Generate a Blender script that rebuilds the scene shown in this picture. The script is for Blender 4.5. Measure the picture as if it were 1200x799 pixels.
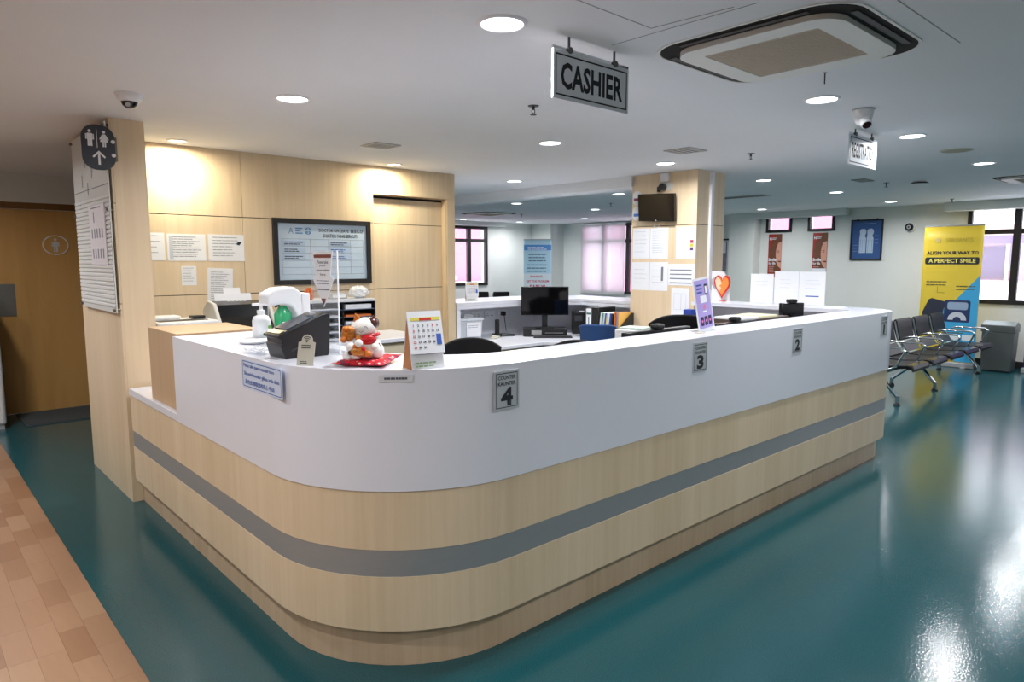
import bpy, bmesh, math, random
from mathutils import Matrix, Vector
random.seed(7)
PI = math.pi
for o in list(bpy.data.objects): bpy.data.objects.remove(o)
SC = bpy.context.scene
COL = SC.collection

# ---------------------------------------------------------------- camera
HC = 1.55; FPX = 800.0; PITCH = math.atan(94/FPX); AZ = math.radians(47.7)
cd = bpy.data.cameras.new('camera'); cam = bpy.data.objects.new('camera', cd); COL.objects.link(cam)
cd.sensor_width = 36; cd.lens = 36*FPX/1200; cd.clip_start = .05; cd.clip_end = 200
cam.location = (0, 0, HC); cam.rotation_euler = (PI/2-PITCH, 0, AZ-PI/2)
SC.camera = cam
# ---------------------------------------------------------------- world, exposure
SC.view_settings.view_transform = 'Standard'; SC.view_settings.look = 'None'
SC.view_settings.gamma = 1; SC.view_settings.use_curve_mapping = False
SC.view_settings.exposure = 0.26
W = bpy.data.worlds.new('world'); SC.world = W; W.use_nodes = True
W.node_tree.nodes['Background'].inputs[0].default_value = (.86, .92, 1.0, 1)
W.node_tree.nodes['Background'].inputs[1].default_value = 4.2
LAMP_W = 14.0          # watts of one ceiling downlight
CEIL = 2.412

# pixel -> place (1200x799 frame)
_F = Vector((math.cos(AZ), math.sin(AZ), 0)); _R = Vector((math.sin(AZ), -math.cos(AZ), 0)); _U = Vector((0, 0, 1))
_f3 = _F*math.cos(PITCH)-_U*math.sin(PITCH); _u3 = _U*math.cos(PITCH)+_F*math.sin(PITCH)
_O = Vector((0, 0, HC))
def ray(x, y): return _f3*FPX+_R*(x-600)+_u3*(399.5-y)
def onz(x, y, z): d = ray(x, y); return _O+d*((z-HC)/d.z)
def onX(x, y, X): d = ray(x, y); return _O+d*(X/d.x)
def onY(x, y, Y): d = ray(x, y); return _O+d*(Y/d.y)

# ---------------------------------------------------------------- materials
def lin(c):
    return tuple((v/12.92 if v <= .04045 else ((v+.055)/1.055)**2.4) for v in [q/255 for q in c])
MATS = {}
def M(name, rgb, rough=.5, metal=0., var=.04, scale=25., bump=0., bscale=300., spec=.5, coat=0., emit=None, es=0., stretch=(1, 1, 1)):
    if name in MATS: return MATS[name]
    m = bpy.data.materials.new(name); m.use_nodes = True; nt = m.node_tree; b = nt.nodes['Principled BSDF']
    c = lin(rgb)
    tc = nt.nodes.new('ShaderNodeTexCoord'); mp = nt.nodes.new('ShaderNodeMapping'); mp.inputs['Scale'].default_value = stretch
    nt.links.new(tc.outputs['Object'], mp.inputs['Vector'])
    n = nt.nodes.new('ShaderNodeTexNoise'); n.inputs['Scale'].default_value = scale; n.inputs['Detail'].default_value = 3
    nt.links.new(mp.outputs[0], n.inputs['Vector'])
    r = nt.nodes.new('ShaderNodeMix'); r.data_type = 'RGBA'
    r.inputs[6].default_value = tuple(min(1, v*(1-var)) for v in c)+(1,); r.inputs[7].default_value = tuple(min(1, v*(1+var)) for v in c)+(1,)
    nt.links.new(n.outputs['Fac'], r.inputs[0]); nt.links.new(r.outputs[2], b.inputs['Base Color'])
    b.inputs['Roughness'].default_value = rough; b.inputs['Metallic'].default_value = metal
    b.inputs['Specular IOR Level'].default_value = spec; b.inputs['Coat Weight'].default_value = coat
    if bump:
        n2 = nt.nodes.new('ShaderNodeTexNoise'); n2.inputs['Scale'].default_value = bscale; n2.inputs['Detail'].default_value = 2
        nt.links.new(mp.outputs[0], n2.inputs['Vector'])
        bp = nt.nodes.new('ShaderNodeBump'); bp.inputs['Strength'].default_value = bump; bp.inputs['Distance'].default_value = .002
        nt.links.new(n2.outputs['Fac'], bp.inputs['Height']); nt.links.new(bp.outputs[0], b.inputs['Normal'])
    if emit:
        b.inputs['Emission Color'].default_value = lin(emit)+(1,); b.inputs['Emission Strength'].default_value = es
    MATS[name] = m; return m
def wood(name, c1, c2, rough=.42, axis='z', dens=22., spec=.4):
    if name in MATS: return MATS[name]
    m = bpy.data.materials.new(name); m.use_nodes = True; nt = m.node_tree; b = nt.nodes['Principled BSDF']
    tc = nt.nodes.new('ShaderNodeTexCoord'); mp = nt.nodes.new('ShaderNodeMapping')
    s = {'z': (dens, dens, .9), 'x': (.9, dens, dens), 'y': (dens, .9, dens)}[axis]
    mp.inputs['Scale'].default_value = s
    nt.links.new(tc.outputs['Object'], mp.inputs['Vector'])
    n = nt.nodes.new('ShaderNodeTexNoise'); n.inputs['Scale'].default_value = 1; n.inputs['Detail'].default_value = 5; n.inputs['Distortion'].default_value = .6
    n.inputs['Roughness'].default_value = .62
    nt.links.new(mp.outputs[0], n.inputs['Vector'])
    mp2 = nt.nodes.new('ShaderNodeMapping'); mp2.inputs['Scale'].default_value = tuple(v*.12 if v > 1 else .25 for v in s)
    nt.links.new(tc.outputs['Object'], mp2.inputs['Vector'])
    n2 = nt.nodes.new('ShaderNodeTexNoise'); n2.inputs['Scale'].default_value = 1.0; n2.inputs['Detail'].default_value = 1
    nt.links.new(mp2.outputs[0], n2.inputs['Vector'])
    ad = nt.nodes.new('ShaderNodeMath'); ad.operation = 'MULTIPLY_ADD'; ad.inputs[1].default_value = .45
    nt.links.new(n2.outputs['Fac'], ad.inputs[0]); 
    mu = nt.nodes.new('ShaderNodeMath'); mu.operation = 'MULTIPLY'; mu.inputs[1].default_value = .55
    nt.links.new(n.outputs['Fac'], mu.inputs[0]); nt.links.new(mu.outputs[0], ad.inputs[2])
    cr = nt.nodes.new('ShaderNodeValToRGB'); cr.color_ramp.elements[0].position = .36; cr.color_ramp.elements[1].position = .62
    cr.color_ramp.elements[0].color = lin(c2)+(1,); cr.color_ramp.elements[1].color = lin(c1)+(1,)
    nt.links.new(ad.outputs[0], cr.inputs[0]); nt.links.new(cr.outputs[0], b.inputs['Base Color'])
    b.inputs['Roughness'].default_value = rough; b.inputs['Specular IOR Level'].default_value = spec
    MATS[name] = m; return m
def glassy(name, rgb, fac=.9, rough=.05):      # thin clear sheet: mostly transparent, a little gloss
    if name in MATS: return MATS[name]
    m = bpy.data.materials.new(name); m.use_nodes = True; nt = m.node_tree
    b = nt.nodes['Principled BSDF']; out = nt.nodes['Material Output']
    b.inputs['Base Color'].default_value = lin(rgb)+(1,); b.inputs['Roughness'].default_value = rough
    t = nt.nodes.new('ShaderNodeBsdfTransparent'); mx = nt.nodes.new('ShaderNodeMixShader')
    n = nt.nodes.new('ShaderNodeTexNoise'); n.inputs['Scale'].default_value = 3
    mr = nt.nodes.new('ShaderNodeMapRange'); mr.inputs['To Min'].default_value = 1-fac; mr.inputs['To Max'].default_value = (1-fac)*1.4
    nt.links.new(n.outputs['Fac'], mr.inputs['Value']); nt.links.new(mr.outputs[0], mx.inputs[0])
    nt.links.new(t.outputs[0], mx.inputs[1]); nt.links.new(b.outputs[0], mx.inputs[2]); nt.links.new(mx.outputs[0], out.inputs[0])
    MATS[name] = m; return m
def blindmat(name, rgb):
    m = bpy.data.materials.new(name); m.use_nodes = True; nt = m.node_tree
    b = nt.nodes['Principled BSDF']; out = nt.nodes['Material Output']
    b.inputs['Base Color'].default_value = lin(rgb)+(1,); b.inputs['Roughness'].default_value = .8
    t = nt.nodes.new('ShaderNodeBsdfTranslucent'); t.inputs[0].default_value = lin(rgb)+(1,)
    tr = nt.nodes.new('ShaderNodeBsdfTransparent'); tr.inputs[0].default_value = (.9, .9, .95, 1)
    mx = nt.nodes.new('ShaderNodeMixShader'); mx.inputs[0].default_value = .6
    mx2 = nt.nodes.new('ShaderNodeMixShader')
    n = nt.nodes.new('ShaderNodeTexNoise'); n.inputs['Scale'].default_value = 60
    mr = nt.nodes.new('ShaderNodeMapRange'); mr.inputs['To Min'].default_value = .16; mr.inputs['To Max'].default_value = .26
    nt.links.new(n.outputs['Fac'], mr.inputs['Value']); nt.links.new(mr.outputs[0], mx2.inputs[0])
    nt.links.new(b.outputs[0], mx.inputs[1]); nt.links.new(t.outputs[0], mx.inputs[2])
    nt.links.new(mx.outputs[0], mx2.inputs[1]); nt.links.new(tr.outputs[0], mx2.inputs[2]); nt.links.new(mx2.outputs[0], out.inputs[0])
    return m

def floor_mat():
    m = bpy.data.materials.new('teal_vinyl'); m.use_nodes = True; nt = m.node_tree; b = nt.nodes['Principled BSDF']
    tc = nt.nodes.new('ShaderNodeTexCoord')
    def noise(s, d=2, det=.5):
        n = nt.nodes.new('ShaderNodeTexNoise'); n.inputs['Scale'].default_value = s; n.inputs['Detail'].default_value = d
        nt.links.new(tc.outputs['Object'], n.inputs['Vector']); return n
    fine = noise(260, 2); big = noise(.9, 3)
    cr = nt.nodes.new('ShaderNodeValToRGB'); cr.color_ramp.elements[0].position = .3; cr.color_ramp.elements[1].position = .72
    cr.color_ramp.elements[0].color = lin((16, 64, 71))+(1,); cr.color_ramp.elements[1].color = lin((37, 96, 103))+(1,)
    nt.links.new(fine.outputs['Fac'], cr.inputs[0])
    mx = nt.nodes.new('ShaderNodeMix'); mx.data_type = 'RGBA'; mx.blend_type = 'MULTIPLY'; mx.inputs[0].default_value = .35
    g = nt.nodes.new('ShaderNodeValToRGB'); g.color_ramp.elements[0].position = .3; g.color_ramp.elements[0].color = (.6, .66, .66, 1); g.color_ramp.elements[1].position = .7
    nt.links.new(big.outputs['Fac'], g.inputs[0]); nt.links.new(cr.outputs[0], mx.inputs[6]); nt.links.new(g.outputs[0], mx.inputs[7])
    nt.links.new(mx.outputs[2], b.inputs['Base Color'])
    b.inputs['Roughness'].default_value = .13; b.inputs['Specular IOR Level'].default_value = .5
    n2 = noise(115, 1); n3 = noise(1.7, 2)
    bp = nt.nodes.new('ShaderNodeBump'); bp.inputs['Strength'].default_value = .55; bp.inputs['Distance'].default_value = .0009
    nt.links.new(n2.outputs['Fac'], bp.inputs['Height'])
    bp2 = nt.nodes.new('ShaderNodeBump'); bp2.inputs['Strength'].default_value = .05; bp2.inputs['Distance'].default_value = .02
    nt.links.new(n3.outputs['Fac'], bp2.inputs['Height']); nt.links.new(bp.outputs[0], bp2.inputs['Normal'])
    nt.links.new(bp2.outputs[0], b.inputs['Normal'])
    return m

WHITE_WALL = M('wall_paint', (226, 228, 224), .75, var=.02, scale=6)
CEILM = M('ceiling_paint', (232, 233, 235), .85, var=.03, scale=2)
PALE = wood('pale_maple', (228, 207, 176), (215, 192, 158))
PALE_BOX = wood('tan_laminate', (204, 172, 136), (192, 160, 124))
SOLID = M('white_solid_surface', (230, 232, 242), .22, var=.01, scale=8)
STEEL_BAND = M('brushed_steel_band', (158, 161, 163), .4, .35, var=.06, scale=12, stretch=(1, 1, 30))
BLACK = M('black_plastic', (22, 23, 26), .38, var=.1)
MATTEBLK = M('black_frame', (24, 20, 22), .5, var=.1)
DARK = M('dark_gap', (30, 26, 24), .9)
WHITEP = M('white_plastic', (232, 233, 236), .35, var=.02)
GREYP = M('grey_plastic', (170, 172, 175), .4, var=.03)
PAPER = M('paper', (236, 238, 244), .8, var=.02, scale=40)
INK = M('grey_ink', (120, 124, 136), .8)
INKD = M('dark_ink', (38, 40, 46), .8)
INKB = M('blue_ink', (44, 86, 168), .7)
SILVER = M('silver_sign', (228, 231, 236), .4, 0., var=.03, scale=8)
CHROME = M('chrome', (215, 218, 222), .12, 1., var=.02)
VINYL = M('black_vinyl', (20, 19, 22), .46, var=.15, bump=.1, bscale=120, spec=.22)
RED = M('red_fabric', (200, 24, 34), .6)

# ---------------------------------------------------------------- mesh helpers
class MB:
    def __init__(s): s.v = []; s.f = []; s.T = Matrix.Identity(4)
    def add(s, vs, fs):
        o = len(s.v); s.v += [tuple(s.T @ Vector(p)) for p in vs]; s.f += [tuple(i+o for i in f) for f in fs]; return s
    def box(s, x0, y0, z0, x1, y1, z1):
        return s.add([(x0, y0, z0), (x1, y0, z0), (x1, y1, z0), (x0, y1, z0), (x0, y0, z1), (x1, y0, z1), (x1, y1, z1), (x0, y1, z1)],
                     [(0, 3, 2, 1), (4, 5, 6, 7), (0, 1, 5, 4), (1, 2, 6, 5), (2, 3, 7, 6), (3, 0, 4, 7)])
    def prism(s, pts, a, b, plane='xy'):      # polygon extruded along the third axis
        n = len(pts)
        g = {'xy': lambda p, h: (p[0], p[1], h), 'xz': lambda p, h: (p[0], h, p[1]), 'yz': lambda p, h: (h, p[0], p[1])}[plane]
        vs = [g(p, a) for p in pts]+[g(p, b) for p in pts]
        return s.add(vs, [tuple(range(n))[::-1], tuple(range(n, 2*n))]+[(i, (i+1) % n, n+(i+1) % n, n+i) for i in range(n)])
    def cyl(s, p0, p1, r0, r1=None, n=16):
        r1 = r0 if r1 is None else r1
        p0 = Vector(p0); p1 = Vector(p1); d = (p1-p0).normalized()
        a = d.orthogonal().normalized(); b = d.cross(a)
        vs = [p0+(a*math.cos(t)+b*math.sin(t))*r0 for t in [2*PI*i/n for i in range(n)]]+[p1+(a*math.cos(t)+b*math.sin(t))*r1 for t in [2*PI*i/n for i in range(n)]]
        return s.add(vs, [tuple(range(n))[::-1], tuple(range(n, 2*n))]+[(i, (i+1) % n, n+(i+1) % n, n+i) for i in range(n)])
    def tube(s, path, r, n=8, closed=False):
        P = [Vector(p) for p in path]; k = len(P); vs = []; a = None
        for i, p in enumerate(P):
            q = P[(i+1) % k] if (closed or i < k-1) else P[i]; w = P[i-1] if (closed or i > 0) else P[i]
            d = (q-w).normalized()
            if a is None: a = d.orthogonal().normalized()
            a = (a-d*a.dot(d)); a = a.normalized() if a.length > 1e-6 else d.orthogonal().normalized()
            b = d.cross(a)
            vs += [p+(a*math.cos(2*PI*j/n)+b*math.sin(2*PI*j/n))*r for j in range(n)]
        fs = []
        for i in range(k if closed else k-1):
            o = i*n; q = ((i+1) % k)*n
            fs += [(o+j, o+(j+1) % n, q+(j+1) % n, q+j) for j in range(n)]
        if not closed: fs += [tuple(range(n))[::-1], tuple(range((k-1)*n, k*n))]
        return s.add(vs, fs)
    def lathe(s, prof, c=(0, 0), n=20):
        vs = [(c[0]+r*math.cos(2*PI*j/n), c[1]+r*math.sin(2*PI*j/n), z) for r, z in prof for j in range(n)]
        fs = [(i*n+j, i*n+(j+1) % n, (i+1)*n+(j+1) % n, (i+1)*n+j) for i in range(len(prof)-1) for j in range(n)]
        fs += [tuple(range(n))[::-1], tuple(range((len(prof)-1)*n, len(prof)*n))]
        return s.add(vs, fs)
    def ball(s, c, r, nu=14, nv=9):
        if not hasattr(r, '__len__'): r = (r, r, r)
        vs = []; fs = []
        for i in range(nv+1):
            t = PI*i/nv
            for j in range(nu):
                p = 2*PI*j/nu
                vs.append((c[0]+r[0]*math.sin(t)*math.cos(p), c[1]+r[1]*math.sin(t)*math.sin(p), c[2]+r[2]*math.cos(t)))
        for i in range(nv):
            for j in range(nu): fs.append((i*nu+j, (i+1)*nu+j, (i+1)*nu+(j+1) % nu, i*nu+(j+1) % nu))
        return s.add(vs, fs)
    def ringband(s, A, B, z0, z1):            # closed solid between two plan curves A (outer) and B (inner)
        n = len(A)
        vs = [(p[0], p[1], z0) for p in A]+[(p[0], p[1], z0) for p in B]+[(p[0], p[1], z1) for p in A]+[(p[0], p[1], z1) for p in B]
        fs = []
        for i in range(n-1):
            fs += [(i, i+1, 2*n+i+1, 2*n+i), (n+i+1, n+i, 3*n+i, 3*n+i+1), (2*n+i, 2*n+i+1, 3*n+i+1, 3*n+i), (i+1, i, n+i, n+i+1)]
        fs += [(0, 2*n, 3*n, n), (n-1, 2*n-1, 4*n-1, 3*n-1)]
        return s.add(vs, fs)
    # flat print on the local XZ plane, facing -Y
    def pq(s, x0, z0, x1, z1, y=-.001): return s.add([(x0, y, z0), (x1, y, z0), (x1, y, z1), (x0, y, z1)], [(0, 1, 2, 3)])
    def pp(s, pts, y=-.001): return s.add([(p[0], y, p[1]) for p in pts], [tuple(range(len(pts)))])
    def pe(s, x, z, rx, rz=None, y=-.001, n=20, a0=0, a1=2*PI):
        rz = rz or rx; return s.pp([(x+rx*math.cos(a0+(a1-a0)*i/n), z+rz*math.sin(a0+(a1-a0)*i/n)) for i in range(n)], y)
    def pring(s, x, z, r0, r1, y=-.001, n=28, k=1.):
        vs = [(x+r*math.cos(2*PI*i/n), y, z+r*k*math.sin(2*PI*i/n)) for r in (r0, r1) for i in range(n)]
        return s.add(vs, [(i, n+i, n+(i+1) % n, (i+1) % n) for i in range(n)])
    def pframe(s, x0, z0, x1, z1, t, y=-.001):
        return s.pq(x0, z0, x1, z0+t, y).pq(x0, z1-t, x1, z1, y).pq(x0, z0+t, x0+t, z1-t, y).pq(x1-t, z0+t, x1, z1-t, y)
    def build(s, name, mat, parent=None, smooth=False, bevel=0., seg=2, sub=0):
        me = bpy.data.meshes.new(name); me.from_pydata(s.v, [], s.f); me.update()
        bm = bmesh.new(); bm.from_mesh(me)
        if all(len(f.verts) for f in bm.faces) and s.v and not getattr(s, 'flat', False): bmesh.ops.recalc_face_normals(bm, faces=bm.faces)
        bm.to_mesh(me); bm.free()
        me.materials.append(mat)
        if smooth or bevel:
            for p in me.polygons: p.use_smooth = True
            try: me.set_sharp_from_angle(angle=math.radians(35 if not smooth else 50))
            except Exception: pass
        o = bpy.data.objects.new(name, me); COL.objects.link(o)
        if parent: o.parent = parent
        if bevel:
            b = o.modifiers.new('bevel', 'BEVEL'); b.width = bevel; b.segments = seg; b.limit_method = 'ANGLE'; b.angle_limit = math.radians(40)
        if sub:
            q = o.modifiers.new('sub', 'SUBSURF'); q.levels = sub; q.render_levels = sub
        return o
def tag(o, label, cat, group=None):
    o['label'] = label; o['category'] = cat
    if group: o['group'] = group
    return o
def thing(name, label, cat, loc=(0, 0, 0), rz=0, group=None):
    o = bpy.data.objects.new(name, None); o.empty_display_size = .05; COL.objects.link(o)
    o.location = loc; o.rotation_euler = (0, 0, rz); return tag(o, label, cat, group)
def struct(o, label=None):
    o['kind'] = 'structure'
    if label: o['label'] = label
    return o
def sroot(name, loc=(0, 0, 0), rz=0, label=None):
    o = bpy.data.objects.new(name, None); o.empty_display_size = .05; COL.objects.link(o)
    o.location = loc; o.rotation_euler = (0, 0, rz); return struct(o, label)
def dup(root, loc, rz=None, label=None, group=None):
    r = root.copy(); COL.objects.link(r); r.location = loc
    if rz is not None: r.rotation_euler = (0, 0, rz)
    if label: r['label'] = label
    if group: r['group'] = group
    for ch in list(root.children):
        c = ch.copy(); COL.objects.link(c); c.parent = r
        for g in list(ch.children):
            d = g.copy(); COL.objects.link(d); d.parent = c
    return r
def rrect(x0, z0, x1, z1, r, n=5):
    pts = []
    for cx, cz, a in ((x1-r, z0+r, -PI/2), (x1-r, z1-r, 0), (x0+r, z1-r, PI/2), (x0+r, z0+r, PI)):
        pts += [(cx+r*math.cos(a+PI/2*i/n), cz+r*math.sin(a+PI/2*i/n)) for i in range(n+1)]
    return pts
def text(parent, s, x, z, h, w=None, y=-.0016, mat=None, name='lettering', bold=.0, tilt=0.):
    cu = bpy.data.curves.new('t', 'FONT'); cu.body = s; cu.offset = bold; cu.resolution_u = 2; cu.size = 1
    cu.align_x = 'CENTER'
    to = bpy.data.objects.new('t', cu); COL.objects.link(to)
    dg = bpy.context.evaluated_depsgraph_get(); me = bpy.data.meshes.new_from_object(to.evaluated_get(dg))
    bpy.data.objects.remove(to); bpy.data.curves.remove(cu)
    if not me.vertices: return None
    xs = [v.co.x for v in me.vertices]; ys = [v.co.y for v in me.vertices]
    bw = max(xs)-min(xs); bh = max(ys)-min(ys); cx = (max(xs)+min(xs))/2; cy = (max(ys)+min(ys))/2
    sy = h/bh; sx = sy if w is None else w/bw
    for v in me.vertices:
        a, c = (v.co.x-cx)*sx, (v.co.y-cy)*sy
        v.co = (x+a*math.cos(tilt)-c*math.sin(tilt), y, z+a*math.sin(tilt)+c*math.cos(tilt))
    me.name = name; me.materials.clear(); me.materials.append(mat or INKD); me.update()
    o = bpy.data.objects.new(name, me); COL.objects.link(o); o.parent = parent; return o
def lines(x0, x1, z1, n, pitch, th, mb=None, y=-.0012, rnd=.35, seed=0):
    mb = mb or MB(); mb.flat = True; R = random.Random(seed)
    for i in range(n):
        e = x1-(x1-x0)*R.random()*rnd; z = z1-i*pitch
        x = x0
        while x < e-.004:                      # word-like dashes
            w = min(e-x, (x1-x0)*R.uniform(.1, .26)); mb.pq(x, z-th, x+w*.88, z, y); x += w
    return mb
def cap(n, a0, a1, cx, cy, r): return [(cx+r*math.cos(a0+(a1-a0)*i/n), cy+r*math.sin(a0+(a1-a0)*i/n)) for i in range(n+1)]

# ================================================================ SETTING
# floor: teal vinyl sheet, timber-look floor west of X=.6
o = MB().box(.6, -4, -.1, 12.2, 12.2, 0).build('floor', floor_mat()); struct(o, 'glossy teal green speckled vinyl floor')
o = MB().box(-3.6, -4, -.1, .6, 12.2, -.004).build('floor_timber', M('floor_bed', (150, 112, 84), .6)); struct(o, 'tan timber look floor laid in short staves')
staves = [M('stave_%d' % i, c, .42, var=.07, scale=5, stretch=(9, 1.2, 1), bump=.05, bscale=40) for i, c in enumerate([(150, 112, 81), (142, 103, 71), (157, 121, 90), (137, 97, 65), (152, 114, 84)])]
SW, SL = .095, .29
stm = []
for m in staves:
    q = MB().box(0, 0, -.004, SW-.0006, SL-.0006, 0).build('stave', m, o); stm.append(q.data); bpy.data.objects.remove(q)
n = 0
for i in range(8):
    off = random.random()*SL
    for j in range(22):
        y = 1.5+off+j*SL
        p = bpy.data.objects.new('stave', random.choice(stm)); COL.objects.link(p); p.parent = o
        p.location = (.6-(i+1)*SW, y, 0); n += 1
for a in ((-3.6, -4, .6-8*SW-.0006, 12.2), (.6-8*SW, -4, .6, 1.5), (.6-8*SW, 1.5+23*SL, .6, 12.2)):
    MB().box(a[0], a[1], -.004, a[2], a[3], -.0012).build('stave_field', staves[0], o)

# ceiling
o = MB().box(-3.6, -4, CEIL, 12.2, 12.2, CEIL+.15).build('ceiling', CEILM); struct(o, 'plain grey white plasterboard ceiling')
CE = o
def seam(p, q, w=.004):
    a = onz(*p, CEIL); b = onz(*q, CEIL); d = (b-a); L = d.length; ang = math.atan2(d.y, d.x)
    mb = MB(); mb.T = Matrix.Translation((a.x, a.y, CEIL)) @ Matrix.Rotation(ang, 4, 'Z'); mb.box(0, -w/2, -.0012, L, w/2, .002)
    mb.build('panel_joint', M('joint_grey', (160, 160, 162), .9), CE)
seam((672, -2), (763, 33)); seam((763, 33), (860, 8)); seam((717, 53), (888, 3)); seam((1052, 0), (1125, 50))
o = MB().box(5.72, 4.46, 2.305, 6.0, 12, CEIL+.01).build('trim_1', CEILM); struct(o, 'white boxed ceiling beam running past the wood clad column')

def wall_holes(axis, c0, c1, u0, u1, holes, z0=0., z1=CEIL):
    mb = MB(); us = sorted({u0, u1, *[h[0] for h in holes], *[h[1] for h in holes]}); zs = sorted({z0, z1, *[h[2] for h in holes], *[h[3] for h in holes]})
    for a, b in zip(us, us[1:]):
        run = None
        for c, d in zip(zs, zs[1:]):
            inside = any(h[0] <= a and b <= h[1] and h[2] <= c and d <= h[3] for h in holes)
            if inside: continue
            if axis == 'X': mb.box(c0, a, c, c1, b, d)
            else: mb.box(a, c0, c, b, c1, d)
    return mb
# east wall X=12
EH = [(-1.2, 3.06, .92, 2.39), (5.01, 5.47, 2.06, 2.40), (5.76, 6.24, 2.06, 2.40), (8.2, 10.75, .82, 2.37)]
struct(wall_holes('X', 12, 12.2, -4, 12.2, EH).build('wall_east', WHITE_WALL), 'pale grey green painted wall with posters and windows')
NH = [(8.6, 10.15, 1.0, 2.31)]
struct(wall_holes('Y', 12, 12.2, 4.3, 12.2, NH).build('wall_north', WHITE_WALL), 'pale painted far wall with black framed window')
struct(MB().box(-3.75, -4, 0, -3.6, 8.6, CEIL).build('wall_west', WHITE_WALL), 'pale painted side wall')
struct(MB().box(-3.6, -4.15, 0, 12.2, -4, CEIL).build('wall_south', WHITE_WALL), 'pale painted end wall')
struct(MB().box(4.15, 5.75, 0, 4.28, 12.2, CEIL).build('wall_inner', WHITE_WALL), 'pale partition behind the wood panelling')
struct(MB().box(11.55, 11.35, 0, 12, 12, CEIL).build('wall_pier', WHITE_WALL), 'pale boxed pier in the far corner')
struct(MB().box(11.75, 6.35, 0, 12, 6.85, CEIL).build('wall_nib', WHITE_WALL), 'pale boxed pier on the poster wall')
struct(MB().box(11.7, -1.3, 2.283, 11.96, 3.3, CEIL).build('trim_2', WHITE_WALL), 'boxed pelmet above the big window')
struct(MB().box(11.75, 4.75, 2.305, 11.96, 6.35, CEIL).build('trim_3', WHITE_WALL), 'boxed pelmet above the two small high windows')
struct(MB().box(8.3, 11.75, 2.32, 10.5, 12, CEIL).build('trim_4', WHITE_WALL), 'boxed pelmet above the pink lit window')
struct(MB().box(11.985, -4, 0, 12, 12, .1).build('baseboard_east', MATTEBLK), 'black skirting along the poster wall')

GLASS = glassy('window_glass', (235, 240, 245), .93)
def window(name, axis, c, u0, u1, z0, z1, mul, tr, fw=.06, label=None):
    r = sroot(name, label=label)
    def bx(mb, a, b, z, d, t0=-.03, t1=.05):
        return mb.box(c+t0, a, z, c+t1, b, d) if axis == 'X' else mb.box(a, c+t0, z, b, c+t1, d)
    mb = MB()
    bx(mb, u0, u1, z0, z0+fw); bx(mb, u0, u1, z1-fw, z1); bx(mb, u0, u0+fw, z0+fw, z1-fw); bx(mb, u1-fw, u1, z0+fw, z1-fw)
    mb.build('frame', MATTEBLK, r, bevel=.004)
    us = [u0+fw]+sorted(mul)+[u1-fw]; zs = [z0+fw]+sorted(tr)+[z1-fw]
    for m in mul: bx(MB(), m-.045, m+.045, z0+fw, z1-fw, -.025, .045).build('mullion', MATTEBLK, r)
    for t in tr:
        for a, b in zip(us, us[1:]):
            bx(MB(), a+(.045 if a in mul else 0), b-(.045 if b in mul else 0), t-.035, t+.035, -.02, .04).build('transom', MATTEBLK, r)
    for a, b in zip(us, us[1:]):
        for p, q in zip(zs, zs[1:]):
            bx(MB(), a-.004, b+.004, p-.004, q+.004, .012, .018).build('pane', GLASS, r)
    return r
window('window_1', 'X', 12, -1.2, 3.06, .92, 2.39, [-.55, .45, 1.45, 2.44], [1.97], label='wide black framed window behind the yellow banner')
window('window_2', 'X', 12, 5.01, 5.47, 2.06, 2.40, [], [], .045, 'small high window beside the framed blue poster')
window('window_3', 'X', 12, 5.76, 6.24, 2.06, 2.40, [], [], .045, 'small high window nearer the boxed pier')
window('window_4', 'X', 12, 8.2, 10.75, .82, 2.37, [9.42, 10.1], [1.98], label='tall window half covered by a roller blind')
window('window_5', 'Y', 12, 8.6, 10.15, 1.0, 2.31, [9.62], [2.0], label='black framed window lit pink by the building outside')
# roller blind over part of window_4
r = thing('roller_blind', 'sheer white roller blind drawn down over the tall window', 'blind', (11.94, 0, 0))
MB().box(0, 9.46, .80, .003, 10.74, 2.36).build('fabric', blindmat('blind_cloth', (240, 240, 240)), r)
MB().cyl((.0, 9.44, 2.375), (.0, 10.76, 2.375), .02).build('roller', WHITEP, r)
MB().box(-.006, 9.46, .785, .01, 10.74, .81).build('bottom_bar', GREYP, r)

# outside: facades across the lightwell
PINK = M('pink_render', (206, 140, 168), .85); LAV = M('lavender_render', (196, 184, 206), .85); PEACH = M('peach_trim', (240, 214, 206), .8)
OUTW = M('outside_glass', (128, 118, 146), .4)
b = thing('apartment_facade', 'pale lavender building with tall windows outside the wide window', 'building', (14.6, 0, -1))
MB().box(0, -6, 2.1, .4, 4.6, 2.85).build('wall', LAV, b)
MB().box(-.1, -6, 0, .4, 4.6, 2.1).build('lower_wall', M('lower_render_overexposed', (244, 240, 244), .85), b)  # pale lower wall, whitened to carry the overexposed daylight in its colour
MB().box(-.25, -6, 2.1, -.0, 4.6, 2.2).build('ledge', PEACH, b)
MB().box(-.3, -6, 3.0, .4, 4.6, 3.18).build('eaves', PEACH, b)
MB().box(0, -6, 2.85, .4, 4.6, 3.0).build('cornice', M('cornice_lavender', (170, 160, 200), .8), b)
for y in (-4.2, -2.6, -1.0, .6, 2.0, 3.1):
    w = MB().box(-.04, y, 2.25, .0, y+.75, 2.8).build('window', OUTW, b)
    for q in (y-.05, y+.75): MB().box(-.07, q, 2.2, -.02, q+.05, 2.84).build('casing', PEACH, w)
b = thing('pink_facade', 'pink rendered building outside the two small high windows', 'building', (14.8, 4.6, -1))
MB().box(0, 0, 0, .4, 7.6, 6).build('wall', PINK, b)
for y in (4.0, 5.2, 6.3):
    w = MB().box(-.05, y, 2.2, 0, y+.5, 3.0).build('window', OUTW, b); MB().box(-.07, y-.05, 2.1, .0, y+.55, 2.17).build('sill', PEACH, w)
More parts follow.
